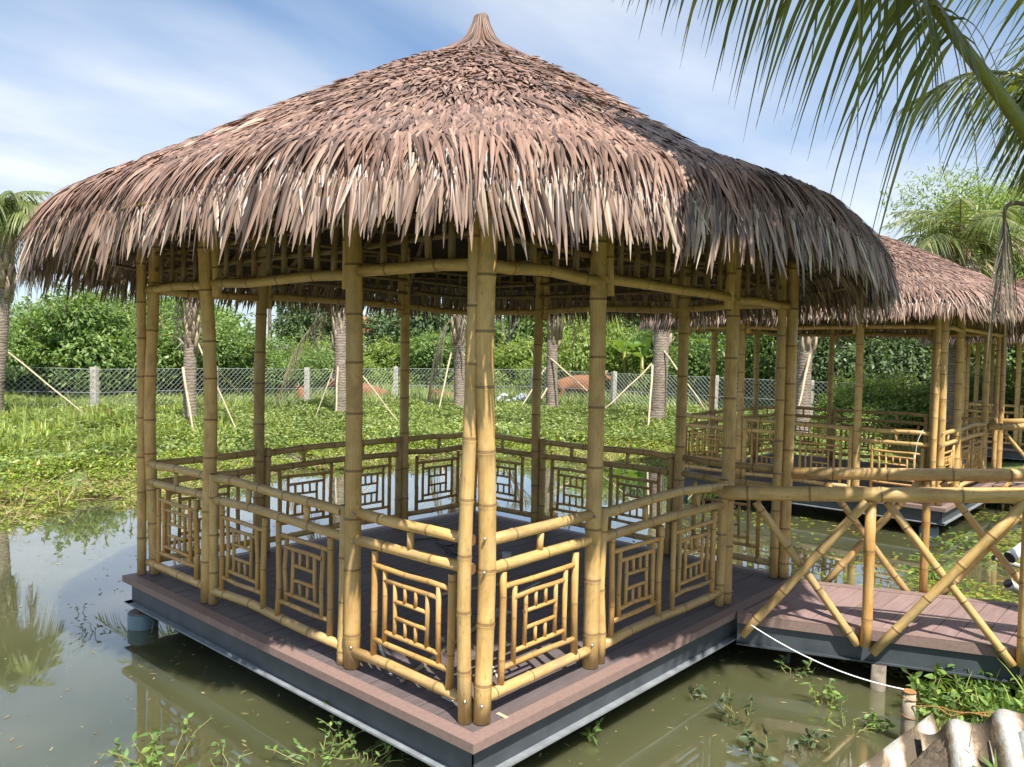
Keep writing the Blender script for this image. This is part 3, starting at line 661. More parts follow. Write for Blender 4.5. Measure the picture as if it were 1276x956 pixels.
# palm behind the second roof, half dead crown
p = px(1190, 440, 19); b = gz(p)
cp = coconut('coconut_palm', b, (b.x, b.y, 4.0), .2, True, 12, 2.4, 'coconut palm with green fan and pale dead fronds rising behind the second roof', 5, 'coconut palms along the far bank', hang=.9, leaf=.8, nl=40, dir0=.6)
for k, (dx, dz) in enumerate(((-.6, 1.2), (-.2, 1.35), (.5, 1.0), (1.5, .9))):
    frond(cp, [(0, 0, 3.9), (dx*.3*RT.x, dx*.3*RT.y, 4.5), (dx*.8*RT.x, dx*.8*RT.y, 4.6+dz*.5), (dx*1.7*RT.x, dx*1.7*RT.y, 4.2+dz*.4)], .9, 40, M_DRY if k % 2 else M_PALM, .03, hang=.9)

# leaning support poles of the bank palms (photo points, depths)
stk = [(0, 432, 18.2, 118, 518, 17.5, .022, 'long thin pole slanting down at the far left, before the wire fence'),
 (228, 458, 17, 243, 530, 16.4, .03, 'short pale curved pole beside the leftmost trunk'), (221, 421, 17.5, 233, 434, 17.2, .018, 'stub of a stake sticking out left of the leftmost palm trunk'),
 (268, 458, 17.4, 303, 493, 19, .02, 'upper pole right of the front left post, slanting to the right'), (245, 424, 17.2, 302, 528, 16.4, .02, 'lower pole crossing behind the front left post to the grass'),
 (420, 432, 21, 417, 520, 20.2, .032, 'pale upright pole just left of the shaggy palm trunk'), (419, 452, 21, 392, 507, 20.6, .02, 'dark pole slanting left under the curved dead frond'), (432, 440, 21, 502, 519, 20, .022, 'pole slanting right from the shaggy palm, behind the bamboo post'),
 (563, 438, 24, 546, 516, 22.8, .03, 'pale pole leaning on the palm left of the corner posts'), (571, 432, 24, 584, 448, 23.5, .02, 'short stake on the right of the dry wrapped palm'),
 (678, 441, 24.5, 732, 488, 23, .03, 'pale pole slanting right from the palm with upright leaf bases'), (682, 456, 24.5, 645, 510, 23, .026, 'pole slanting left beside the white sack'), (685, 480, 24.5, 675, 497, 24, .03, 'dark stake at the foot of the palm with upright leaf bases'),
 (817, 426, 21.4, 878, 511, 20, .026, 'pole slanting right from the stout ringed palm'), (812, 453, 21.4, 752, 510, 20.4, .022, 'long dark pole slanting left from the stout ringed palm'), (813, 455, 21.2, 807, 526, 20, .034, 'pale crooked upright pole against the stout ringed palm'), (841, 420, 21.6, 824, 438, 21.6, .02, 'short stake sticking up right of the stout ringed palm'),
 (1011, 425, 20, 994, 509, 19.2, .04, 'pale pole leaning on the dark palm trunk behind the right corner posts')]
for (x0, y0, d0, x1, y1, d1, r, lb) in stk:
    a = px(x0, y0, d0); c = px(x1, y1, d1); c.z = min(c.z, float(H(c.x, c.y))+.02) if (c.z < .4) else c.z
    k = Vector((rnd.uniform(-.05, .05), rnd.uniform(-.05, .05), rnd.uniform(-.06, .03))); mb = MB()
    mb.tube([a+(c-a)*t+k*math.sin(t*math.pi)+k*.4*math.sin(t*9) for t in [i/8 for i in range(9)]], [r*(1-.3*i/8) for i in range(9)], 7)
    tag(mb.build('support_pole', M_STAKE), lb, 'pole', 'poles propping the bank palms')

# ------------------------------------------------------------------ wire fence with concrete posts
fp = [(-330, 17), (-150, 18), (118, 20.2), (268, 22.6), (383, 24.7), (493, 27.2), (579, 28), (665, 28), (765, 27.2), (891, 25), (1010, 24), (1130, 23), (1250, 22.4), (1400, 22)]
FP = [gz(px(x, 470, D)) for x, D in fp]
fr = empty('wire_fence', FP[0])
for i, p in enumerate(FP):
    mb = MB(); mb.box((-.075, -.075, -.3), (.075, .075, 1.27), 0, Matrix.Translation(p-FP[0]) @ Matrix.Rotation(.4+i*.1, 4, 'Z') @ Matrix.Rotation(rnd.uniform(-.02, .02), 4, 'X')); mb.build('concrete_post', M_CONC, fr, smooth=False)
for i in range(len(FP)-1):
    a, c = FP[i]-FP[0], FP[i+1]-FP[0]; mb = MB(); L = (c-a).length; n = int((L+1.15)/.135); off = (c-a).normalized().cross(Vector((0, 0, 1)))*-.085
    if off.dot(CAM-FP[i]) < 0: off = -off
    for s in (0, 1):
        for k in range(n):
            u0 = k*.135-1.15; u1 = u0+1.15; z0, z1 = .06, 1.21
            if u0 < 0: z0 = .06-u0; u0 = 0
            if u1 > L: z1 = 1.21-(u1-L); u1 = L
            if z1-z0 < .05: continue
            if s: z0, z1 = 1.27-z0, 1.27-z1
            T = (c-a)/L
            mb.tube([a+T*u0+off+Vector((0, 0, z0)), a+T*u1+off*(1.05 if s else 1)+Vector((0, 0, z1))], .0038, 3, cap=False)
    for z in (.06, .62, 1.21): mb.tube([a+off+Vector((0, 0, z)), c+off+Vector((0, 0, z))], .005, 4)
    mb.build('wire_mesh', M_WIRE, fr, smooth=False)
tag(fr, 'low chain-link fence on square concrete posts running along the far bank', 'fence')

# ------------------------------------------------------------------ shrubs and trees
def foliage_cloud(name, blobs, n, lf, wd, mt, parent=None, lumps=.35, seed=0, inner=.35, flatb=True):
    """leaves through the volume of a cluster of uneven blobs (centre, radii)"""
    B = np.array([[*c, *r] for c, r in blobs], float); wgt = (B[:, 3]*B[:, 4]+B[:, 5]*B[:, 3]); wgt = wgt/wgt.sum()
    ii = RG.choice(len(B), n, p=wgt); d = rdir(n, .15); rr = 1-np.abs(RG.normal(0, .16, n)); sel = RG.random(n) < inner; rr[sel] = RG.random(sel.sum())**.5
    rr *= 1+lumps*.35*np.sin(d[:, 0]*7+ii)*np.sin(d[:, 1]*6+ii*2)+lumps*.25*np.sin(d[:, 2]*11+d[:, 0]*9+ii)
    P = B[ii, :3]+d*B[ii, 3:6]*rr[:, None]
    k = P[:, 2] > -.05; P = P[k]; d = d[k]; n = len(P)
    D = d*.6+rdir(n)*.8+np.array([0, 0, -.25]); Nn = d*.5+rdir(n)*.55+np.array([0, 0, .75])
    return ribbons(name, P, D, Nn, lf*RG.uniform(.6, 1.25, n), wd*RG.uniform(.7, 1.2, n), 2, mt, parent, droop=.8, prof=lambda t: (.35, 1, .08)[int(t*2+.01)])
def shrub_proto(mt, n, w, h, lf=.15, wd=.075, nb=9):
    root = empty('shrub'); bl = []
    for i in range(nb):
        a = rnd.random()*6.28; q = rnd.random()**.6*w*.33; z = rnd.uniform(.15, .72)*h; s = rnd.uniform(.20, .36)
        bl.append(((math.cos(a)*q, math.sin(a)*q, z), (w*s, w*s, h*s*.75)))
    foliage_cloud('foliage', bl, n, lf, wd, mt, root)
    # twigs breaking the outline
    k = 34; P = np.stack([RG.normal(0, w*.22, k), RG.normal(0, w*.22, k), RG.uniform(h*.55, h*.85, k)], -1); mb = MB()
    TP = []
    for p in P:
        q = Vector(p); e = q+Vector((rnd.uniform(-.25, .25), rnd.uniform(-.25, .25), rnd.uniform(.25, .55)))*h*.3
        mb.tube([q, q.lerp(e, .5)+Vector((rnd.uniform(-.05, .05),)*3), e], [.012, .009, .004], 4, cap=False)
        for t in np.linspace(.2, 1, 12): TP.append(q.lerp(e, t))
    for i in range(7):
        a = rnd.random()*6.28; mb.tube([(0, 0, -.2), (math.cos(a)*w*.12, math.sin(a)*w*.12, h*.4), (math.cos(a)*w*.25, math.sin(a)*w*.25, h*.75)], [.05, .03, .012], 6)
    mb.build('stems', M_BARK, root)
    n2 = len(TP); ribbons('shoot_leaves', [tuple(v) for v in TP], rdir(n2, .3), rdir(n2, 1.), lf*1.1, wd, 2, mt, root, droop=.8, prof=lambda t: (.35, 1, .08)[int(t*2+.01)])
    return root
protos = {'g': shrub_proto(M_SHRUB, 21000, 4.2, 3.4, .125, .062), 'g2': shrub_proto(M_SHRUB, 19000, 3.6, 3.6, .14, .07, 11), 'y': shrub_proto(M_SHRUBY, 17000, 4.4, 3.0, .14, .06), 'y2': shrub_proto(M_SHRUBY, 12000, 3.8, 3.2, .2, .06, 7), 'd': shrub_proto(M_DARK, 15000, 4.4, 3.6, .15, .07, 10)}
used = set()
def put_shrub(k, x, D, sx, sz, lb, group='shrubs behind the wire fence', cat='shrub', rz=None):
    o = protos[k] if k not in used else copy_tree(protos[k]); used.add(k)
    o.location = gz(px(x, 470, D)); o.scale = (sx, sx, sz); o.rotation_euler = (0, 0, rnd.random()*6.28 if rz is None else rz); tag(o, lb, cat, group); return o
sh = [('g', -150, 23, 1, 1.0, 'dense green shrub outside the left edge of the photo behind the fence'), ('g', 20, 25.0, .9, .86, 'leafy shrub behind the fence at the left edge, under the left palm crown'),
 ('g2', 112, 25, 1.15, 1.13, 'tallest green shrub behind the fence, rising left of the front pavilion posts'), ('g', 55, 28, .9, 1.02, 'shrub set back between the two leftmost bushes'),
 ('g', 205, 26.5, 1.05, 1.1, 'rounded green shrub seen between the front pavilion left corner posts'), ('g2', 285, 28, 1.05, .82, 'green shrub between the second and third posts from the left'),
 ('g', 352, 31, 1, .74, 'green shrub between the third and fourth posts, behind the dead frond'), ('y', 420, 35, 1.1, .84, 'yellow-green shrub behind the shaggy palm'),
 ('y2', 480, 37, 1.1, .8, 'bright shrub right of the fourth post, below the red roof'), ('g2', 538, 38, 1.1, .88, 'mid green tree-like shrub in the gap left of the corner posts'), ('y', 600, 38, 1.1, .85, 'bright shrub hidden mostly by the front corner posts'),
 ('y2', 650, 37, 1.15, .9, 'yellow-green shrub above the white sack'), ('y', 722, 34, 1.05, 1.42, 'tall glowing yellow-green bush behind the brown standing cow'), ('y2', 772, 38, 1.1, .95, 'light shrub behind the banana plants'),
 ('g', 850, 33, 1.1, 1.2, 'green shrub behind the stout ringed palm'), ('g2', 905, 30, 1.1, 1.2, 'leafy shrub between the posts left of the dark palm'), ('g', 965, 27, 1.05, 1.2, 'green shrub left of the dark palm trunk'),
 ('d', 1035, 26, 1.15, 1.2, 'dark dense shrub right of the dark palm trunk'), ('d', 1100, 25.5, 1.1, 1.3, 'dark shrub in the middle of the second pavilion gap'), ('g', 1150, 27, 1.1, 1.25, 'green shrub just left of the second pavilion corner posts'),
 ('d', 1205, 25, 1.1, 1.2, 'dark shrub right of the second pavilion corner posts'), ('g', 1262, 25, 1.1, 1.2, 'green shrub at the right edge behind the farther footbridge'), ('g2', 1330, 24, 1.1, 1.2, 'green shrub past the right edge of the photo')]
for a in sh: put_shrub(*a)
# clipped hedge, right
for i, (x, lb) in enumerate(((1085, 'low bright hedge bush behind the left half of the second pavilion'), (1140, 'low bright hedge bush beside the second pavilion corner posts'), (1210, 'low bright hedge bush seen between the second pavilion right posts'), (1275, 'low bright hedge bush at the right edge'))):
    put_shrub('y' if i != 2 else 'g', x, 21.5, .75, .55, lb, 'low hedge bushes at the right', 'bush')
# bushes at the right bank beyond the bridges
for i, (x, y, lb) in enumerate(((1262, 640, 'bush on the right bank just beyond the near footbridge'), (1310, 560, 'bush on the right bank by the farther footbridge'))):
    q = pz(x, y, -.2); o = copy_tree(protos['g']); o.location = (q.x+.6, q.y-1.3, -.25); o.scale = (.35, .35, .28); tag(o, lb, 'bush', 'bushes on the near right bank')

def tree(name, x, D, h, w, mt, lb, n=14000, lf=.32, wd=.16, trunk=.2, feather=False, cat='tree', bare=.45, nb=12, group='trees beyond the fence'):
    b = gz(px(x, 440, D)); root = empty(name, b); mb = MB(); bl = []
    mb.tube([(0, 0, -.3), (.1, .05, h*.3), (0, .1, h*.62), (0, 0, h*.85)], [trunk, trunk*.8, trunk*.5, trunk*.12], 9)
    for i in range(nb):
        a = i*2.4+rnd.random(); q = w*.5*rnd.uniform(.25, .78); z = h*(bare+(.93-bare)*rnd.random()); s = rnd.uniform(.16, .27)
        c = Vector((math.cos(a)*q, math.sin(a)*q, z)); bl.append((tuple(c), (w*s, w*s, w*s*.62)))
        mb.tube([(0, 0, z*.55), (c*.5)+Vector((0, 0, z*.35)), c], [trunk*.45, trunk*.25, .015], 6)
    mb.build('trunk', M_BARK, root)
    foliage_cloud('crown', bl, n, lf, wd, mt, root, lumps=.6, inner=.3); tag(root, lb, cat, group); return root
tree('broadleaf_tree', 388, 62, 5.5, 5.6, M_DARK, 'dark round tree far beyond the shrubs, left of the fourth post', 9000)
tree('broadleaf_tree', 545, 50, 4.4, 7.5, M_DARK, 'dark tree rising behind the shrubs left of the corner posts', 9000)
tree('broadleaf_tree', 505, 58, 4.3, 7, M_DARK, 'far dark tree beside the red tiled roof', 7000)
tree('broadleaf_tree', 650, 60, 4.4, 8, M_DARK, 'low far tree under the bare grey tree', 7000)
tree('broadleaf_tree', 250, 46, 4.2, 7, M_SHRUB, 'far green tree behind the left shrubs', 8000)
tree('broadleaf_tree', 170, 44, 4.4, 7, M_SHRUB, 'far green tree peeping over the tallest left shrub', 8000)
tree('broadleaf_tree', 700, 48, 4.8, 7, M_SHRUB, 'far green tree behind the glowing yellow-green bush', 8000)
tree('broadleaf_tree', 800, 46, 6.0, 8, M_DARK, 'far tree behind the banana plants', 8000)
tree('broadleaf_tree', 935, 42, 6, 8, M_DARK, 'far dark tree behind the left half of the second pavilion', 8000)
tree('broadleaf_tree', 1050, 38, 6, 8, M_DARK, 'far dark tree behind the middle of the second pavilion', 8000)
tree('feathery_tree', 1262, 27, 8.1, 7.6, M_SHRUBY, 'tall light green feathery tree above the second roof at the right edge', 36000, .20, .05, nb=26, bare=.5)
tree('feathery_tree', 1130, 36, 7.2, 3.2, M_SHRUB, 'thin twiggy treetop showing over the ridge where the two roofs meet', 2600, .14, .05, .09, nb=16, bare=.6)
# bare grey trees
for x, D, h, lb in ((632, 40, 4.4, 'bare grey tree right of the corner posts'), (655, 46, 4.0, 'smaller bare grey tree beside the taller bare one')):
    b = gz(px(x, 440, D)); mb = MB(); 
    def grow(p, d, L, r, dep):
        e = p+d*L; mb.tube([p, p.lerp(e, .5)+Vector((rnd.uniform(-.06, .06), rnd.uniform(-.06, .06), 0))*L, e], [r, r*.85, r*.65], 6, cap=False)
        if dep: 
            for k in range(3): grow(e, (d+Vector((rnd.uniform(-.6, .6), rnd.uniform(-.6, .6), rnd.uniform(-.1, .4)))).normalized(), L*.66, r*.6, dep-1)
    grow(Vector((0, 0, -.2)), Vector((0, 0, 1)), h*.5, .13, 4); o = mb.build('bare_tree', flat('grey_bark', (.12, .105, .09), .9)); o.location = b; tag(o, lb, 'tree', 'bare trees')
# far palms over the shrubs
for x, D, h, lb in ((112, 52, 6.6, 'distant palm head just above the left shrubs'), (335, 60, 5.6, 'distant palm head left of the third post'), (350, 66, 5.0, 'smaller distant palm head beside the dark round tree')):
    b = gz(px(x, 440, D)); coconut('coconut_palm', b, (b.x, b.y, h), .16, True, 15, 3., lb, 0, 'distant palms', leaf=.9, nl=26)
# banana plants
def banana(x, D, h, lb, n=9):
    b = gz(px(x, 470, D)); root = empty('banana_plant', b); mb = MB(); mb.tube([(0, 0, -.2), (.03, 0, h*.3), (0, .03, h*.6)], [.13, .11, .07], 10); mb.build('trunk', M_PETI, root)
    for i in range(n):
        a = i*2.4; u = Vector((math.cos(a), math.sin(a), 0)); L = h*.62*rnd.uniform(.8, 1.1); el = rnd.uniform(.5, 1.3)
        ribbons('leaf', [(0, 0, h*.55)], [tuple(u*math.cos(el)+Vector((0, 0, math.sin(el))))], [tuple(Vector((0, 0, 1))*math.cos(el)-u*math.sin(el))], L, .42, 10, M_SHRUB, root, droop=.45/h*1.5, fold=-.35, prof=lambda t: .06 if t < .15 else math.sin(math.pi*min(.98, (t-.1)*1.05))**.6)
    tag(root, lb, 'banana plant', 'banana plants'); return root
banana(778, 33, 3.2, 'banana plant behind the fence, left one beside the post'); banana(800, 32, 2.9, 'banana plant close left of the stout ringed palm'); banana(905, 29, 3.3, 'banana plant behind the second pavilion left posts'); banana(1215, 24.5, 3.4, 'banana plant between the second pavilion right posts'); banana(868, 31, 3.0, 'banana plant right of the stout ringed palm')
# house with a red roof, far off
b = gz(px(452, 430, 70)); root = empty('far_house', b); rz = math.atan2(RT.y, RT.x)
mb = MB(); mb.box((-3, -2.5, -.3), (3, 2.5, 3.2)); mb.build('wall', flat('house_wall', (.6, .58, .52), .9), root, smooth=False)
mb = MB(); mb.add([(-3.4, -2.9, 3.1), (3.4, -2.9, 3.1), (3.4, 2.9, 3.1), (-3.4, 2.9, 3.1), (-1.5, 0, 4.7), (2.2, 0, 4.7)], [(0, 1, 5, 4), (1, 2, 5), (2, 3, 4, 5), (3, 0, 4), (3, 2, 1, 0)]); mb.build('roof', flat('red_tiles', (.42, .13, .07), .8, .3, 3), root, smooth=False)
mb = MB(); mb.box((-.6, -2.54, .9), (.6, -2.505, 2.2)); mb.build('window', flat('dark_glass', (.03, .04, .05), .2), root, smooth=False)
root.rotation_euler = (0, 0, rz); tag(root, 'small house with a red tiled roof glimpsed far behind the bushes', 'house')

# ------------------------------------------------------------------ grass, ground cover, floating weeds
def scatter(n, x0, x1, y0, y1, cond):
    P = np.stack([RG.uniform(x0, x1, n), RG.uniform(y0, y1, n)], -1); s = sdist(P[:, 0], P[:, 1]); k = cond(P[:, 0], P[:, 1], s); P = P[k]
    return P, s[k]
fwd2 = np.array([FW.x, FW.y]); rt2 = np.array([RT.x, RT.y]); fwd2 = fwd2/np.linalg.norm(fwd2)
def view(x, y):
    """photo column of a ground point: chooses which kind of plant grows where"""
    d = (x-CAM.x)*FW.x+(y-CAM.y)*FW.y; r = (x-CAM.x)*RT.x+(y-CAM.y)*RT.y
    return d, 638+991.7*r/np.maximum(d, .1)
patch = lambda x, y: np.sin(x*1.3+np.sin(y*.9)*1.5)*np.sin(y*1.1+np.sin(x*.7))
def blades(name, P, lo, hi, wd, mt, lean=.45, clump=None, zoff=-.02):
    n = len(P); z = H(P[:, 0], P[:, 1])+zoff; a = RG.uniform(0, 6.283, n) if clump is None else clump; k = RG.uniform(.1, lean*2, n)
    D = np.stack([np.cos(a)*k, np.sin(a)*k, np.ones(n)], -1); N_ = np.stack([-np.cos(a), -np.sin(a), k], -1)+RG.normal(0, .3, (n, 3))
    return ribbons(name, np.column_stack([P, z]), D, N_, RG.uniform(lo, hi, n), wd*RG.uniform(.7, 1.3, n), 4, mt, droop=RG.uniform(.3, 1.3, n)/hi*.6, prof=lambda t: max(.06, 1-t**1.7))
def inview(x, y, lo=-80, hi=1380):
    d, c = view(x, y); return (d > 3) & (c > lo) & (c < hi)
P, s = scatter(260000, -10, 16, 9.5, 27, lambda x, y, s: (s > .15) & inview(x, y) & (s > 1.6) & (view(x, y)[1] < 300+60*patch(x*.7, y*.7)) & (patch(x*1.3, y*1.2+2) > -.3))
P = P[:62000]; cl = RG.integers(0, 900, len(P)); cen = P[cl % len(P)]*.0
# clumped tall grass: blades gather round random tufts
T0 = P[RG.choice(len(P), 2600)]; ii = RG.integers(0, len(T0), 52000); PT = T0[ii]+RG.normal(0, .11, (52000, 2)); ang = np.arctan2(PT[:, 1]-T0[ii][:, 1], PT[:, 0]-T0[ii][:, 0])
tag(blades('tall_grass', PT, .25, .68, .034, M_GRASS, .85, ang), 'tall bright green grass growing in clumps on the far left bank', kind='stuff')
P2, s = scatter(300000, -10, 26, -3, 28, lambda x, y, s: (s > .1+1.0*RG.random(len(x))) & inview(x, y) & (view(x, y)[0] < 34))
P2 = P2[:60000]; tag(blades('bank_grass', P2, .12, .32, .02, M_GRASS, .6), 'short grass covering the banks', kind='stuff')
P3, s = scatter(200000, 4, 45, 5, 50, lambda x, y, s: (s > 7) & inview(x, y, 250, 1000) & (view(x, y)[0] > 22)&(view(x, y)[0] < 45))
P3 = P3[:45000]; tag(blades('meadow_grass', P3, .35, .8, .04, M_MEAD, .4), 'long pale meadow grass beyond the wire fence', kind='stuff')
P4, s = scatter(700000, -8, 26, 3, 24, lambda x, y, s: (s > -.1+1.5*RG.random(len(x))**1.5-.6*(view(x, y)[1] > 420)) & inview(x, y) & (RG.random(len(x)) < np.clip((view(x, y)[1]+60)/330, .3, 1)) & (view(x, y)[0] < 25.5))
P4 = P4[:150000]; n = len(P4); mound = .18+.14*patch(P4[:, 0]*1.4, P4[:, 1]*1.4)+.1*np.sin(P4[:, 0]*5)*np.sin(P4[:, 1]*4.3)
z = np.maximum(H(P4[:, 0], P4[:, 1]), -.4)+np.abs(mound)*RG.uniform(.5, 1.05, n)*np.clip((s[:n]+.5), .2, 1)
tag(ribbons('creeping_groundcover', np.column_stack([P4, z]), rdir(n, .1)*np.array([1, 1, .5]), rdir(n, 1.3), .078*RG.uniform(.6, 1.3, n), .045*RG.uniform(.7, 1.2, n), 2, M_VINE, droop=1., prof=lambda t: (.5, 1, .08)[int(t*2+.01)]), 'broad-leaved creeper mat covering the far bank', kind='stuff')
# floating mats along the far and left shore
P5, s5 = scatter(900000, -6, 16, 3, 13.5, lambda x, y, s: (s < .9) & inview(x, y, -60, 900) & (s > -1.25-.9*patch(x*1.1, y*1.7)-np.clip((330-view(x, y)[1])/330, 0, 1)*1.7) & (RG.random(len(x)) < np.clip(1.0+s*.36, .05, 1)) & (patch(x*2.3+1, y*2.1)+.5*patch(x*6, y*5.3) > -.35))
P5 = P5[:52000]; s5 = s5[:52000]; n = len(P5); lift = RG.uniform(0, .16, n)*np.clip(1.2+s5*.5, .15, 1)
tag(ribbons('floating_weed', np.column_stack([P5, np.maximum(WATER, H(P5[:, 0], P5[:, 1]))+.012+lift]), rdir(n, .05)*np.array([1, 1, .4]), rdir(n, 1.6), .07*RG.uniform(.5, 1.3, n), .034*RG.uniform(.6, 1.2, n), 2, M_FLOAT, droop=.6, prof=lambda t: (.4, 1, .08)[int(t*2+.01)]), 'yellow-green water weed floating in mats along the far shore', kind='stuff')
k = RG.choice(n, 16000); tag(ribbons('weed_stems', np.column_stack([P5[k], np.full(16000, WATER+.02)+RG.uniform(0, .05, 16000)]), rdir(16000, .3)*np.array([1, 1, .45]), rdir(16000, 1.), .32*RG.uniform(.5, 1.3, 16000), .011, 4, M_STRAW, droop=.4, prof=lambda t: 1-.7*t), 'brown runners tangled through the floating weed', kind='stuff')
# scattered leaves on the water under and behind the bridge
P6, s6 = scatter(90000, 3.2, 13, -2, 3, lambda x, y, s: (s < .1) & (patch(x*1.7, y*2.3) > -.35) & (RG.random(len(x)) < np.clip(.5+s*.28, .03, 1)))
P6 = P6[:5200]; n = len(P6)
tag(ribbons('drifting_leaves', np.column_stack([P6, np.full(n, WATER+.006)+RG.uniform(0, .03, n)*(s6[:n] > -.6)]), rdir(n)*np.array([1, 1, .05]), rdir(n)*.12+np.array([0, 0, 1]), .085*RG.uniform(.4, 1.3, n), .035*RG.uniform(.5, 1.2, n), 2, M_FLOAT, prof=lambda t: (.4, 1, .08)[int(t*2+.01)]), 'small leaves drifting on the pond behind the bridge', kind='stuff')
P9 = np.stack([RG.uniform(-3, 3.2, 6000), RG.uniform(-2, 9, 6000)], -1); P9 = P9[(sdist(P9[:, 0], P9[:, 1]) < -.1) & inview(P9[:, 0], P9[:, 1])][:1300]; n = len(P9)
tag(ribbons('pond_debris', np.column_stack([P9, np.full(n, WATER+.004)]), rdir(n)*np.array([1, 1, 0.02]), rdir(n)*.05+np.array([0, 0, 1]), .045*RG.uniform(.12, 1.2, n)**1.5, .016*RG.uniform(.3, 1.2, n), 2, M_STRAW, prof=lambda t: (.4, 1, .08)[int(t*2+.01)]), 'scattered bits of straw and leaf floating on the open water', kind='stuff')
# near right bank: weeds between bridge and old roofing sheets
P7, s7 = scatter(60000, 1.6, 9, -4.2, -.9, lambda x, y, s: (s > -.22-.2*patch(x*3, y*3)) & (s < 1.8))
kk = (P7[:, 0] > 2.5) | (P7[:, 1] < -1.75); P7 = P7[kk]; s7 = s7[kk]; P7 = P7[:4200]; n = len(P7); z = np.maximum(H(P7[:, 0], P7[:, 1]), WATER)
hgt = np.where((P7[:, 0] < 3.6), .10, .2)
tag(ribbons('bank_weeds', np.column_stack([P7, z+RG.uniform(0, 1, n)*hgt]), rdir(n, .1), rdir(n, 1.2), .10*RG.uniform(.5, 1.3, n), .05*RG.uniform(.6, 1.2, n), 3, M_WEED, droop=1.2, prof=lambda t: (.3, 1, .8, .08)[min(3, int(t*3+.01))]), 'leafy weeds on the near right bank around the footbridge', kind='stuff')
tag(blades('bank_sedge', P7[RG.choice(n, 1500)], .15, .5, .012, M_GRASS, .5), 'thin grass blades among the weeds of the near right bank', kind='stuff')
P8, s8 = scatter(60000, -6, 3, -7, -1, lambda x, y, s: (s > .1) & (np.hypot(x+2.84, y+2.75) > .6))
tag(blades('near_bank_grass', P8[:9000], .05, .16, .01, M_GRASS, .6), 'short grass on the near bank', kind='stuff')

# ------------------------------------------------------------------ cows and small things beyond the fence
M_COW = flat('cow_hide', (.23, .09, .032), .8, .18, 3)
def cow(x, D, rz, lie, sc, lb, zc=None):
    b = gz(px(x, 470, D)); root = empty('cow', b-Vector((0, 0, .14))); 
    zb = .95 if not lie else .42
    V = [(-.75, 0, zb), (-.35, 0, zb-.02), (.1, 0, zb-.02), (.5, 0, zb+.02), (.8, 0, zb+.18), (1.05, 0, zb+.26), (1.3, 0, zb+.12)]; R = [.24, .30, .32, .27, .15, .13, .085]
    E = [(i, i+1) for i in range(6)]
    def leg(i, x, y, back):
        k = len(V)
        if lie: V.extend([(x, y, .2), (x+.25*(1 if not back else 1), y*1.25, .1), (x+.02, y*1.35, .06)]); R.extend([.12, .07, .05])
        elif back: V.extend([(x+.06, y, .58), (x-.10, y, .36), (x-.03, y, .03)]); R.extend([.12, .06, .055])
        else: V.extend([(x, y, .55), (x+.02, y, .30), (x, y, .03)]); R.extend([.085, .055, .055])
        E.extend([(i, k), (k, k+1), (k+1, k+2)])
    leg(0, -.72, .17, True); leg(0, -.72, -.17, True); leg(3, .5, .15, False); leg(3, .5, -.15, False)
    k = len(V); V.extend([(-1.0, 0, zb+.02), (-1.08, 0, zb-.35)]); R.extend([.035, .03]); E.extend([(0, k), (k, k+1)])
    me = bpy.data.meshes.new('body'); me.from_pydata(V, E, []); o = bpy.data.objects.new('body', me); COL.objects.link(o); o.parent = root; me.materials.append(M_COW)
    sk = o.modifiers.new('skin', 'SKIN'); sk.use_smooth_shade = True
    for i, sv in enumerate(me.skin_vertices[0].data): sv.radius = (R[i], R[i]*(1.15 if i < 4 else 1)); sv.use_root = (i == 0)
    su = o.modifiers.new('sub', 'SUBSURF'); su.levels = 2; su.render_levels = 2
    for s in (-1, 1):
        mb = MB(); mb.tube([(1.02, s*.1, zb+.33), (1.0, s*.2, zb+.36), (.98, s*.28, zb+.30)], [.05, .06, .01], 6); mb.build('ear', M_COW, root)
        mb = MB(); mb.tube([(1.08, s*.07, zb+.36), (1.06, s*.12, zb+.45), (1.1, s*.12, zb+.52)], [.025, .02, .005], 6); mb.build('horn', M_CONC, root)
    root.rotation_euler = (0, 0, rz); root.scale = (sc,)*3; tag(root, lb, 'cow', 'brown cows beyond the fence'); return root
az = math.atan2(RT.y, RT.x)
cow(722, 30.5, az+.1, False, .98, 'brown cow standing in the grass, its back showing left of the front right post')
cow(450, 28.5, az+math.pi-.2, True, 1.0, 'brown cow lying behind the shaggy palm trunk')
cow(378, 27, az+1.9, True, .85, 'brown cow lying behind the hanging dead frond')
cow(557, 29.5, az+2.4, True, .7, 'small brown calf lying left of the front corner posts')
for x, D, s, lb in ((647, 27, .32, 'round white sack lying by the slanting pole'), (624, 27.5, .22, 'small flat white sack at the right of the corner posts')):
    b = gz(px(x, 490, D)); mb = MB(); 
    for (dx, dz, r) in ((0, .18, 1), (.12, .38, .62), (-.35, .12, .6)):
        pts = [Vector((dx*RT.x, dx*RT.y, dz-s*r*.8+s*r*1.6*i/8)) for i in range(9)]; mb.tube(pts, [max(.01, s*r*math.sin(math.pi*(.06+.88*i/8))*(1+.12*math.sin(i*2.3))) for i in range(9)], 12)
    o = mb.build('white_sack', M_WHITE); o.location = b; o.scale = (1, 1, .8); tag(o, lb, 'sack', 'white sacks')
# row of red bricks under the left fence post
q = gz(px(118, 512, 19.0)); mb = MB()
for i in range(11): mb.box((-.1, -.05, 0), (.1, .05, .075), 0, Matrix.Translation((RT.x*(i-5)*.09, RT.y*(i-5)*.09, .12+.02*(i % 3))) @ Matrix.Rotation(az+rnd.uniform(-.5, .5), 4, 'Z'))
o = mb.build('brick_heap', flat('red_brick', (.5, .16, .08), .9), smooth=False); o.location = q; tag(o, 'small heap of orange-red bricks in the grass below the left concrete post', 'bricks')

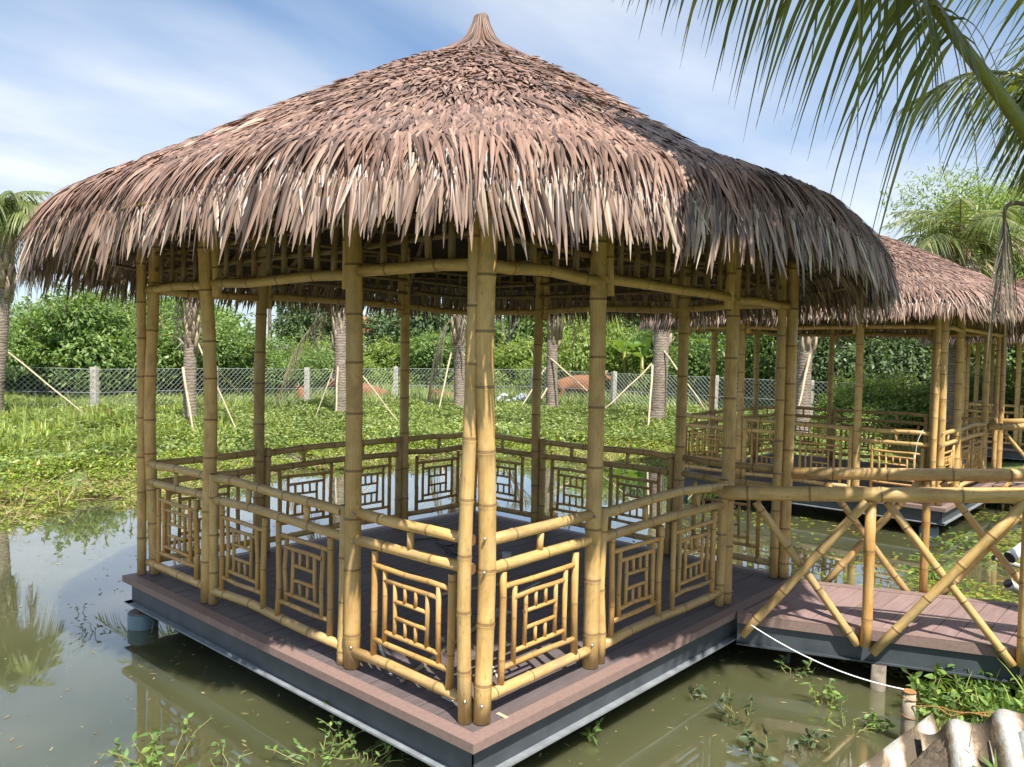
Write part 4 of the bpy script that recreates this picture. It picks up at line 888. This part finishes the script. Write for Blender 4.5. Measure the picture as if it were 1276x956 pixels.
# ------------------------------------------------------------------ foreground palm, right
bx_, by_ = 3.2, -4.0; zb = float(H(bx_, by_)); root = empty('coconut_palm', (bx_, by_, zb)); fpalm = root
trunk_mesh((0, 0, -.3), (.05, .1, 2.35-zb), .2, .17).build('trunk', M_TRUNK, root); boots(root, Vector((.05, .1, 2.2-zb)), .16, 16, .5)
O = Vector((bx_, by_, zb))
def wf(pts, **k): return frond(root, [Vector(p)-O for p in pts], **k)
c0 = Vector((3.22, -3.9, 2.75))
# the frond whose stalk crosses the picture corner
wf([c0, px(1400, 330, 4.3), px(1282, 168, 4.4), px(1215, 78, 4.35), px(1130, -25, 4.3), px(1000, -85, 4.3), px(870, -95, 4.4), px(725, -55, 4.5)], leaf=.66, nl=96, petiole=.062, bare=.47, hang=.95, wid=.027, fwd=.6)
# lower fronds behind it, coming in from the right edge
wf([c0, px(1450, 240, 5.2), px(1330, 120, 5.4), px(1220, 90, 5.6), px(1130, 130, 5.8)], leaf=.68, nl=60, petiole=.04, bare=.25, hang=.7, wid=.024, fwd=.7)
wf([c0, px(1500, 20, 4.9), px(1390, -60, 5.0), px(1250, -80, 5.2), px(1120, -20, 5.4)], leaf=.8, nl=62, petiole=.045, bare=.25, hang=.7, wid=.025)
wf([c0, px(1480, 60, 5.2), px(1370, 10, 5.4), px(1296, 90, 5.5), px(1288, 220, 5.6)], leaf=.85, nl=72, petiole=.035, bare=.3, hang=.4, wid=.026)
wf([c0, px(1520, 120, 5.6), px(1400, 40, 6.0), px(1330, 120, 6.3), px(1320, 250, 6.4)], leaf=.9, nl=66, petiole=.035, bare=.3, hang=.35, wid=.028)
# fronds arching over the right of the front roof, above the picture
for i in range(8):
    k = i/7; j = lambda q: Vector((rnd.uniform(-q, q), rnd.uniform(-q, q), rnd.uniform(-q, q)))
    off = Vector((.55*(k-.5), .85*(k-.5), .55*(k-.5)))
    wf([c0, Vector((3.35, -3.2, 4.5))+j(.1), Vector((2.65, -2.55, 5.45))+off*.6+j(.1), Vector((1.85, -2.0, 5.45))+off+j(.1), Vector((1.05, -1.62, 4.9))+off+j(.08), Vector((.35, -1.4, 4.35))+off+j(.06)], leaf=.75, nl=84, petiole=.045, bare=.42, hang=.2, wid=.075)
for i in range(5):
    j = lambda q: Vector((rnd.uniform(-q, q), rnd.uniform(-q, q), rnd.uniform(-q, q))); off = Vector((.25*(i/4-.5), .75*(i/4-.5), .3*(i/4-.5)))
    wf([c0, Vector((3.3, -3.35, 4.3))+j(.08), Vector((2.6, -2.95, 4.95))+off*.3, Vector((1.8, -2.45, 4.8))+off, Vector((1.05, -2.15, 4.45))+off, Vector((.3, -1.95, 4.15))+off], leaf=.6, nl=84, petiole=.04, bare=.42, hang=.15, wid=.075)
for a, el, L in ((-.6, .7, 3.2), (-1.6, .6, 3.2), (-2.2, .6, 2.6)):
    u = Vector((math.cos(a), math.sin(a), 0))
    wf([c0, c0+u*L*.18+Vector((0, 0, L*.3)), c0+u*L*.45*math.cos(el*.7)+Vector((0, 0, L*.62*math.sin(el)+.3)), c0+u*L*.75*math.cos(el*.5)+Vector((0, 0, L*.75*math.sin(el)+.1)), c0+u*L*.95+Vector((0, 0, L*.62*math.sin(el)-.3))], leaf=.95, nl=44, petiole=.045, bare=.2, hang=.5, wid=.045)
# dead broken frond hanging at the right edge
wf([c0, px(1420, 270, 4.3), px(1300, 258, 4.2), px(1256, 256, 4.1), px(1252, 300, 4.1), px(1245, 390, 4.05)], leaf=.30, nl=16, mats=M_DRYG, petiole=.024, bare=.66, hang=2.2, wid=.008, name='dead_frond', pm=flat('dead_rachis', (.13, .09, .06), .9))
tag(root, 'coconut palm on the near bank whose green fronds hang across the upper right corner', 'palm tree')

# ------------------------------------------------------------------ foreground weeds rising from the water
def vine(x, y, n, spread, hgt, leaf, lb, mt=None, nl=7, name='water_weed', zb=WATER, group='weeds rising from the water in front', stemm=None, sr=.0028):
    b = pz(x, y, zb); root = empty(name, b); mb = MB(); P = []; D = []
    for i in range(n):
        a = rnd.random()*6.28; u = Vector((math.cos(a), math.sin(a), 0)); L = spread*rnd.uniform(.3, 1); h = hgt*rnd.uniform(.35, 1)
        s0 = u*L*rnd.uniform(0, .5)
        pts = [s0+Vector((0, 0, -.03)), s0+u*L*.3+Vector((rnd.uniform(-.04, .04), rnd.uniform(-.04, .04), h*.4)), s0+u*L*.6+Vector((rnd.uniform(-.04, .04), rnd.uniform(-.04, .04), h*.75)), s0+u*L*.85+Vector((0, 0, h))]
        mb.tube(pts, [sr, sr*.9, sr*.8, sr*.5], 5)
        if n <= 6: mb.build('stem', stemm or M_STEM, root); mb = MB()
        for k in range(nl):
            t = (k+1)/nl*2.99; j = int(t); p = pts[j].lerp(pts[j+1], t-j)
            if t < .8 and rnd.random() < .6: continue
            P.append(tuple(p)); D.append((rnd.uniform(-1, 1), rnd.uniform(-1, 1), rnd.uniform(-.2, .8)))
    if n > 6: mb.build('stems', stemm or M_STEM, root)
    m_ = len(P)
    if m_: ribbons('leaves', P, D, rdir(m_, 1.), leaf*RG.uniform(.5, 1.3, m_), leaf*.42*RG.uniform(.7, 1.2, m_), 5, mt or M_WEED, root, droop=3., fold=.25, prof=lambda t: (.12, .85, 1, .8, .45, .05)[min(5, int(t*5+.01))])
    tag(root, lb, 'water plant', group)
for a in [(402, 948, 11, .30, .14, .05, 'tangle of pale stems with bright leaves in the water left of the front deck corner'), (455, 950, 9, .26, .16, .045, 'stems reaching up just below the left deck edge'), (425, 925, 4, .12, .24, .045, 'upright weed shoot in front of the left steel beam'), (545, 965, 6, .18, .22, .05, 'thin upright shoot near the deck corner at the bottom edge'),
          (205, 965, 9, .26, .26, .06, 'weed with long green leaves at the bottom left'), (160, 945, 4, .25, .10, .055, 'creeping shoot at the bottom left corner area'), (280, 965, 5, .16, .18, .045, 'slender reddish shoots at the bottom edge left of centre'),
          (118, 788, 6, .16, .10, .035, 'dark little stems standing in the water left of the concrete pile'), (98, 765, 2, .05, .10, .03, 'single dark stem far left of the pile'), (188, 790, 2, .04, .12, .02, 'single dark stem right of the pile')]:
    vine(*a, mt=M_WEEDD if a[1] < 800 else None, nl=7 if a[1] > 800 else 4)
for a in [(1035, 880, 8, .13, .16, .06, 'yellow-green leafy weed lit by the sun under the white cord'), (1055, 910, 9, .26, .08, .02, 'tangle of yellow stems in the water left of the stump'), (1085, 905, 4, .12, .13, .06, 'small bright weed pair left of the stump'), (1010, 935, 5, .16, .14, .065, 'dark leafy weed at the bottom right of the water'), (945, 945, 4, .16, .18, .07, 'dark broad-leaved weed at the bottom edge right of the deck corner'),
          (918, 905, 4, .1, .2, .07, 'dark broad leaf pair right of the deck corner'), (870, 870, 3, .08, .12, .06, 'few dark leaves below the right steel beam'), (738, 925, 4, .1, .12, .06, 'bright leaf just right of the deck corner'), (985, 840, 5, .14, .12, .05, 'faint weed in the shade under the bridge'), (1110, 835, 8, .2, .2, .05, 'thin vine climbing under the bridge beam')]:
    vine(*a, mt=M_WEEDD if a[6].startswith('dark') or 'few dark' in a[6] else M_WEED)
for a in [(1165, 872, 14, .18, .16, .075, 'leafy weed clump right behind the stump'), (1200, 862, 14, .2, .16, .08, 'leafy weed clump above the rusty wire'), (1240, 858, 14, .2, .18, .08, 'leafy weed clump behind the roofing sheets at the right edge'), (1150, 895, 10, .13, .12, .06, 'weed clump between stump and roofing sheet'), (1220, 890, 10, .16, .1, .07, 'weed clump touching the top of the roofing sheets')]:
    vine(*a, zb=-.32, group='weeds on the near right bank')
for a in [(1130, 620, 12, .4, .3, .12, 'leafy weed beside the second pavilion pile'), (1215, 690, 12, .5, .2, .1, 'weed in the water behind the near footbridge, right'), (1165, 725, 12, .5, .16, .09, 'weed in the water close behind the footbridge deck')]:
    vine(*a, group='weeds in the water behind the bridge')

# ------------------------------------------------------------------ stump, rope, wire, roofing sheets
q = px(1133, 862, 4.72); st = empty('bamboo_stump', (q.x, q.y, WATER)); mb = MB(); h = q.z-WATER
mb.tube([(0, 0, -.4), (0, 0, h*.5), (.0, 0, h)], [.040, .039, .037], 16); mb.build('stem', flat('grey_bamboo', (.36, .30, .21), .8, .35, 9, .3), st)
mb = MB(); mb.tube([(0, 0, h), (0, 0, h+.006)], [.041, .034], 16); mb.build('top', flat('rotten_top', (.34, .17, .06), .95, .4, 40, .5), st)
mb = MB(); 
for z in (h*.9, h*.55): mb.tube([(math.cos(a)*.042, math.sin(a)*.042, z+.01*math.sin(a)) for a in [k*.35 for k in range(19)]], .0025, 5)
mb.build('wire_loop', M_RUST, st); tag(st, 'short grey bamboo stump with a rotten orange top standing in the water', 'stump')
def cord(name, pts, r, mt, lb, cat, sag=0., n=24):
    mb = MB(); P = [Vector(p) for p in pts]; out = []
    if len(P) == 2: out = [P[0].lerp(P[1], i/n)-Vector((0, 0, sag*4*(i/n)*(1-i/n))) for i in range(n+1)]
    else:
        Q = [P[0]*2-P[1]]+P+[P[-1]*2-P[-2]]
        for i in range(1, len(Q)-2):
            for k in range(6):
                t = k/6; a, b_, c, d = Q[i-1:i+3]; out.append(.5*((2*b_)+(c-a)*t+(2*a-5*b_+4*c-d)*t*t+(3*b_-a-3*c+d)*t**3))
        out.append(P[-1])
    mb.tube(out, r, 7); return tag(mb.build(name, mt), lb, cat)
cord('slack_cord', [px(936, 779, 5.02), px(1126, 859, 4.70)], .004, M_WHITE, 'white cord strung from the bridge corner down to the bamboo stump', 'cord', .055)
cord('rusty_wire', [px(1137, 880, 4.68), px(1170, 881, 4.6), px(1185, 886, 4.55), px(1207, 889, 4.5), px(1236, 888, 4.45), px(1234, 893, 4.45), px(1206, 888, 4.5), px(1186, 892, 4.55), px(1168, 881, 4.6)], .0042, M_RUST, 'twisted rusty wire running from the stump to the roofing sheets', 'wire')
# corrugated cement sheet
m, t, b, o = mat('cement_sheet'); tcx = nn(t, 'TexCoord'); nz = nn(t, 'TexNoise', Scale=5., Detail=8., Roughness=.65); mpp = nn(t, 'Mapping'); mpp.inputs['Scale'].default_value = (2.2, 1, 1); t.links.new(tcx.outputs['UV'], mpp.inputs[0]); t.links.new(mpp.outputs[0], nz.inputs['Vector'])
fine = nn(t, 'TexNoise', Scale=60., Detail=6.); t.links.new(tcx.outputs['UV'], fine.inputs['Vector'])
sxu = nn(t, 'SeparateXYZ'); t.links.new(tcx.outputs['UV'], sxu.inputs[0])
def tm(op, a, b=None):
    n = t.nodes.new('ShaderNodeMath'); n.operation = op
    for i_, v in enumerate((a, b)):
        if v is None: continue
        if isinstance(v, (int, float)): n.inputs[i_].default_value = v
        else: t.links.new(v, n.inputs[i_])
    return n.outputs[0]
band = tm('MULTIPLY_ADD', tm('SINE', tm('ADD', tm('MULTIPLY', sxu.outputs[0], 19.5), 2.6)), .22); band.node.inputs[2].default_value = .0  # one flank of each wave browner: lichen stain and the flank's shade in colour
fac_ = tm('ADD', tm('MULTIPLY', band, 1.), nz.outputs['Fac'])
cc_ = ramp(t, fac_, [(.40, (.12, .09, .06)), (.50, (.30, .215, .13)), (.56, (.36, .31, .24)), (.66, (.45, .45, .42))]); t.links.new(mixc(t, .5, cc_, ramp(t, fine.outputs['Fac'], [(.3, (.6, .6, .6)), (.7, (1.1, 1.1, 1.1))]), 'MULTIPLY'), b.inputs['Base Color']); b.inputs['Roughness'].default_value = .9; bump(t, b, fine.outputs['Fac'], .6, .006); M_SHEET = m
def sheet(o, wv, dv, waves, amp, nu, nv, lb, jag=.0):
    """wavy cement sheet with real thickness: o top left, wv width vector, dv down vector"""
    o = Vector(o); wv = Vector(wv); dv = Vector(dv); n = wv.cross(dv).normalized(); mb = MB(); T = .006
    g = {}
    for sgn in (0, 1):
        for i in range(nu+1):
            u = i/nu; w = amp*math.sin(2*math.pi*waves*u)
            j0 = jag*(math.sin(u*17)+.6*math.sin(u*41+1))
            for j in range(nv+1):
                v = j/nv; g[(sgn, i, j)] = len(mb.v); mb.v.append(tuple(wv*u+dv*(v+j0*(1-v))+n*(w+(T if sgn else 0))))
    def q(a, b_, c, d, uv): mb.f.append([a, b_, c, d]); mb.m.append(0); mb.uv.append(uv)
    for i in range(nu):
        for j in range(nv):
            uv = [(i/nu, j/nv*.8), ((i+1)/nu, j/nv*.8), ((i+1)/nu, (j+1)/nv*.8), (i/nu, (j+1)/nv*.8)]
            q(g[0, i, j], g[0, i+1, j], g[0, i+1, j+1], g[0, i, j+1], uv); q(g[1, i, j+1], g[1, i+1, j+1], g[1, i+1, j], g[1, i, j], uv)
        for j in (0, nv): q(g[0, i, j], g[1, i, j], g[1, i+1, j], g[0, i+1, j], [(i/nu, .7)]*4)
    for j in range(nv):
        for i in (0, nu): q(g[0, i, j], g[0, i, j+1], g[1, i, j+1], g[1, i, j], [(.6, j/nv)]*4)
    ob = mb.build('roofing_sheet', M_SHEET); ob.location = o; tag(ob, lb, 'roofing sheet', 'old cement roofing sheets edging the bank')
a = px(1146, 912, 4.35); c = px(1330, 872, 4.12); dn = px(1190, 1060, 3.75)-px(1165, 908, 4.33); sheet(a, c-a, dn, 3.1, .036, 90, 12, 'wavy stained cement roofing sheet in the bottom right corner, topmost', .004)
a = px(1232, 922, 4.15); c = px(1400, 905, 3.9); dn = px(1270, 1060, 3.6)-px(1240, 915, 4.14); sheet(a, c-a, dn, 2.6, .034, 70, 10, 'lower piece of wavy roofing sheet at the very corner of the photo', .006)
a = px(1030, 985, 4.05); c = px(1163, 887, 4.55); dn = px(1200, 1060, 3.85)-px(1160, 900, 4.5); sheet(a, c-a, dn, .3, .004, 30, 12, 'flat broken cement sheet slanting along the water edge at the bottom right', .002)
mb = MB(); n = 26; o0 = px(1095, 990, 4.0); e1 = px(1200, 985, 4.05)-o0; e2 = px(1165, 915, 4.3)-o0; R_ = random.Random(5)
g_ = [o0+e1*(i/(n-1))+e2*(j/(n-1))+Vector((0, 0, (.05+.045*R_.random())*math.sin(math.pi*i/(n-1))**.5*math.sin(math.pi*j/(n-1))**.5-.03)) for j in range(n) for i in range(n)]
mb.add(g_, [(j*n+i, j*n+i+1, (j+1)*n+i+1, (j+1)*n+i) for j in range(n-1) for i in range(n-1)])
tag(mb.build('soil', flat('dark_soil', (.10, .075, .05), .95, .5, 30, .9, bd=.02)), 'dark earth spilling between the broken roofing sheets', kind='stuff')
# PVC fittings by the far side of the bridge
for (x0, y0, x1, y1, D, r, lb) in ((1258, 695, 1290, 672, 6.6, .045, 'thick white plastic pipe end lying behind the footbridge at the right edge'), (1256, 727, 1285, 745, 6.3, .034, 'white curved pipe piece below the thick pipe end'), (1238, 695, 1290, 712, 6.9, .022, 'thin grey pipe crossing behind the white pipe')):
    a, c = px(x0, y0, D), px(x1, y1, D+.1); mb = MB(); mb.tube([a, a+(c-a)*.12, a+(c-a)*.13, c], [r*1.12, r*1.12, r, r], 16, capm=1); tag(mb.build('plastic_pipe', [M_WHITE, M_BLACK] if r > .03 else [M_CONC, M_BLACK]), lb, 'pipe', 'pipes behind the bridge')
q = pz(1240, 640, .05)
mb = MB(); a, c = px(1190, 622, 9.6), px(1420, 628, 9.4); mb.tube([a, c], .035, 8); tag(mb.build('grey_pipe', M_CONC), 'long grey pipe laid under the farther footbridge', 'pipe')
# ------------------------------------------------------------------ things left on the deck
m, t, b, o = mat('clear_plastic'); b.inputs['Base Color'].default_value = (.85, .88, .88, 1); b.inputs['Alpha'].default_value = .33; b.inputs['Roughness'].default_value = .12; M_CLEAR = m
q = pz(631, 705, .0); mb = MB(); mb.tube([(0, 0, .004), (0, 0, .008), (0, 0, .11), (0, 0, .115)], [.028, .029, .042, .045], 20, cap=False); o_ = mb.build('plastic_cup', M_CLEAR); o_.location = (q.x, q.y, 0); tag(o_, 'clear plastic cup standing on the deck behind the corner posts', 'cup')
q = pz(620, 765, .0); mb = MB(); n = 12; R_ = random.Random(3)
vs = [(.16*(i/(n-1)-.5)*2*.6, .12*(j/(n-1)-.5)*2*.6, .008+R_.random()*.035*math.sin(math.pi*i/(n-1))*math.sin(math.pi*j/(n-1))) for j in range(n) for i in range(n)]
mb.add(vs, [(j*n+i, j*n+i+1, (j+1)*n+i+1, (j+1)*n+i) for j in range(n-1) for i in range(n-1)]); o_ = mb.build('plastic_bag', M_CLEAR); o_.location = (q.x, q.y, 0); tag(o_, 'crumpled clear plastic bag lying on the deck behind the corner posts', 'bag')
def strip(x0, y0, x1, y1, w_, h_, mt, name, lb, cat, group=None, z=.002):
    a = pz(x0, y0, z); c = pz(x1, y1, z); T = (c-a).normalized(); S = Vector((-T.y, T.x, 0))*w_; mb = MB()
    mb.add([a-S, a+S, c+S, c-S]+[p+Vector((0, 0, h_)) for p in (a-S, a+S, c+S, c-S)], [(3, 2, 1, 0), (4, 5, 6, 7), (0, 1, 5, 4), (1, 2, 6, 5), (2, 3, 7, 6), (3, 0, 4, 7)]); return tag(mb.build(name, mt, smooth=False), lb, cat, group)
strip(530, 745, 660, 722, .018, .012, M_STAKE, 'wood_strip', 'pale flat strip lying on the deck across the corner posts', 'strip', 'strips lying on the deck')
strip(500, 850, 600, 778, .010, .014, M_STAKE, 'bamboo_strip', 'brown split bamboo strip lying on the deck left of the corner posts', 'strip', 'strips lying on the deck')
strip(462, 778, 488, 842, .008, .005, M_WHITE, 'white_strip', 'thin white strip lying on the deck by the lattice panel', 'strip', 'strips lying on the deck')
strip(636, 745, 672, 726, .012, .006, M_CONC, 'wood_strip', 'short grey strip lying right of the corner posts', 'strip', 'strips lying on the deck', .006)
strip(612, 828, 622, 848, .006, .003, M_WHITE, 'paper_scrap', 'tiny white scrap right of the corner post foot', 'scrap', 'scraps on the deck')
for (x, y, lb) in ((558, 871, 'pale scrap under the left bottom rail'), (538, 855, 'small white scrap farther left under the left bottom rail'), (626, 892, 'pale triangular scrap by the right foot of the corner post')):
    strip(x-6, y-3, x+6, y+3, .012, .003, M_WHITE if y < 880 else M_STAKE, 'paper_scrap', lb, 'scrap', 'scraps on the deck')
cord('black_cable', [pz(516, 672, .01), pz(548, 671, .01), pz(575, 670, .012), pz(560, 680, .01), pz(542, 676, .02), pz(556, 682, .01), pz(572, 692, .012), pz(566, 676, .02), pz(572, 668, .03), pz(574, 688, .02), pz(560, 690, .01), pz(552, 678, .01)], .006, M_BLACK, 'tangled black cable lying on the deck left of the corner posts', 'cable')
cord('white_cable', [px(574, 655, 4.02), px(572, 668, 3.98), px(576, 700, 3.97), px(577, 730, 3.98), px(573, 765, 4.0)], .006, M_WHITE, 'white cable tied to the left side of the corner posts', 'cable')
cord('white_cable', [px(1150, 536, 10.2), px(1143, 552, 10.2), px(1140, 575, 10.2)], .004, M_WHITE, 'white cable looped at the second pavilion corner posts', 'cable')
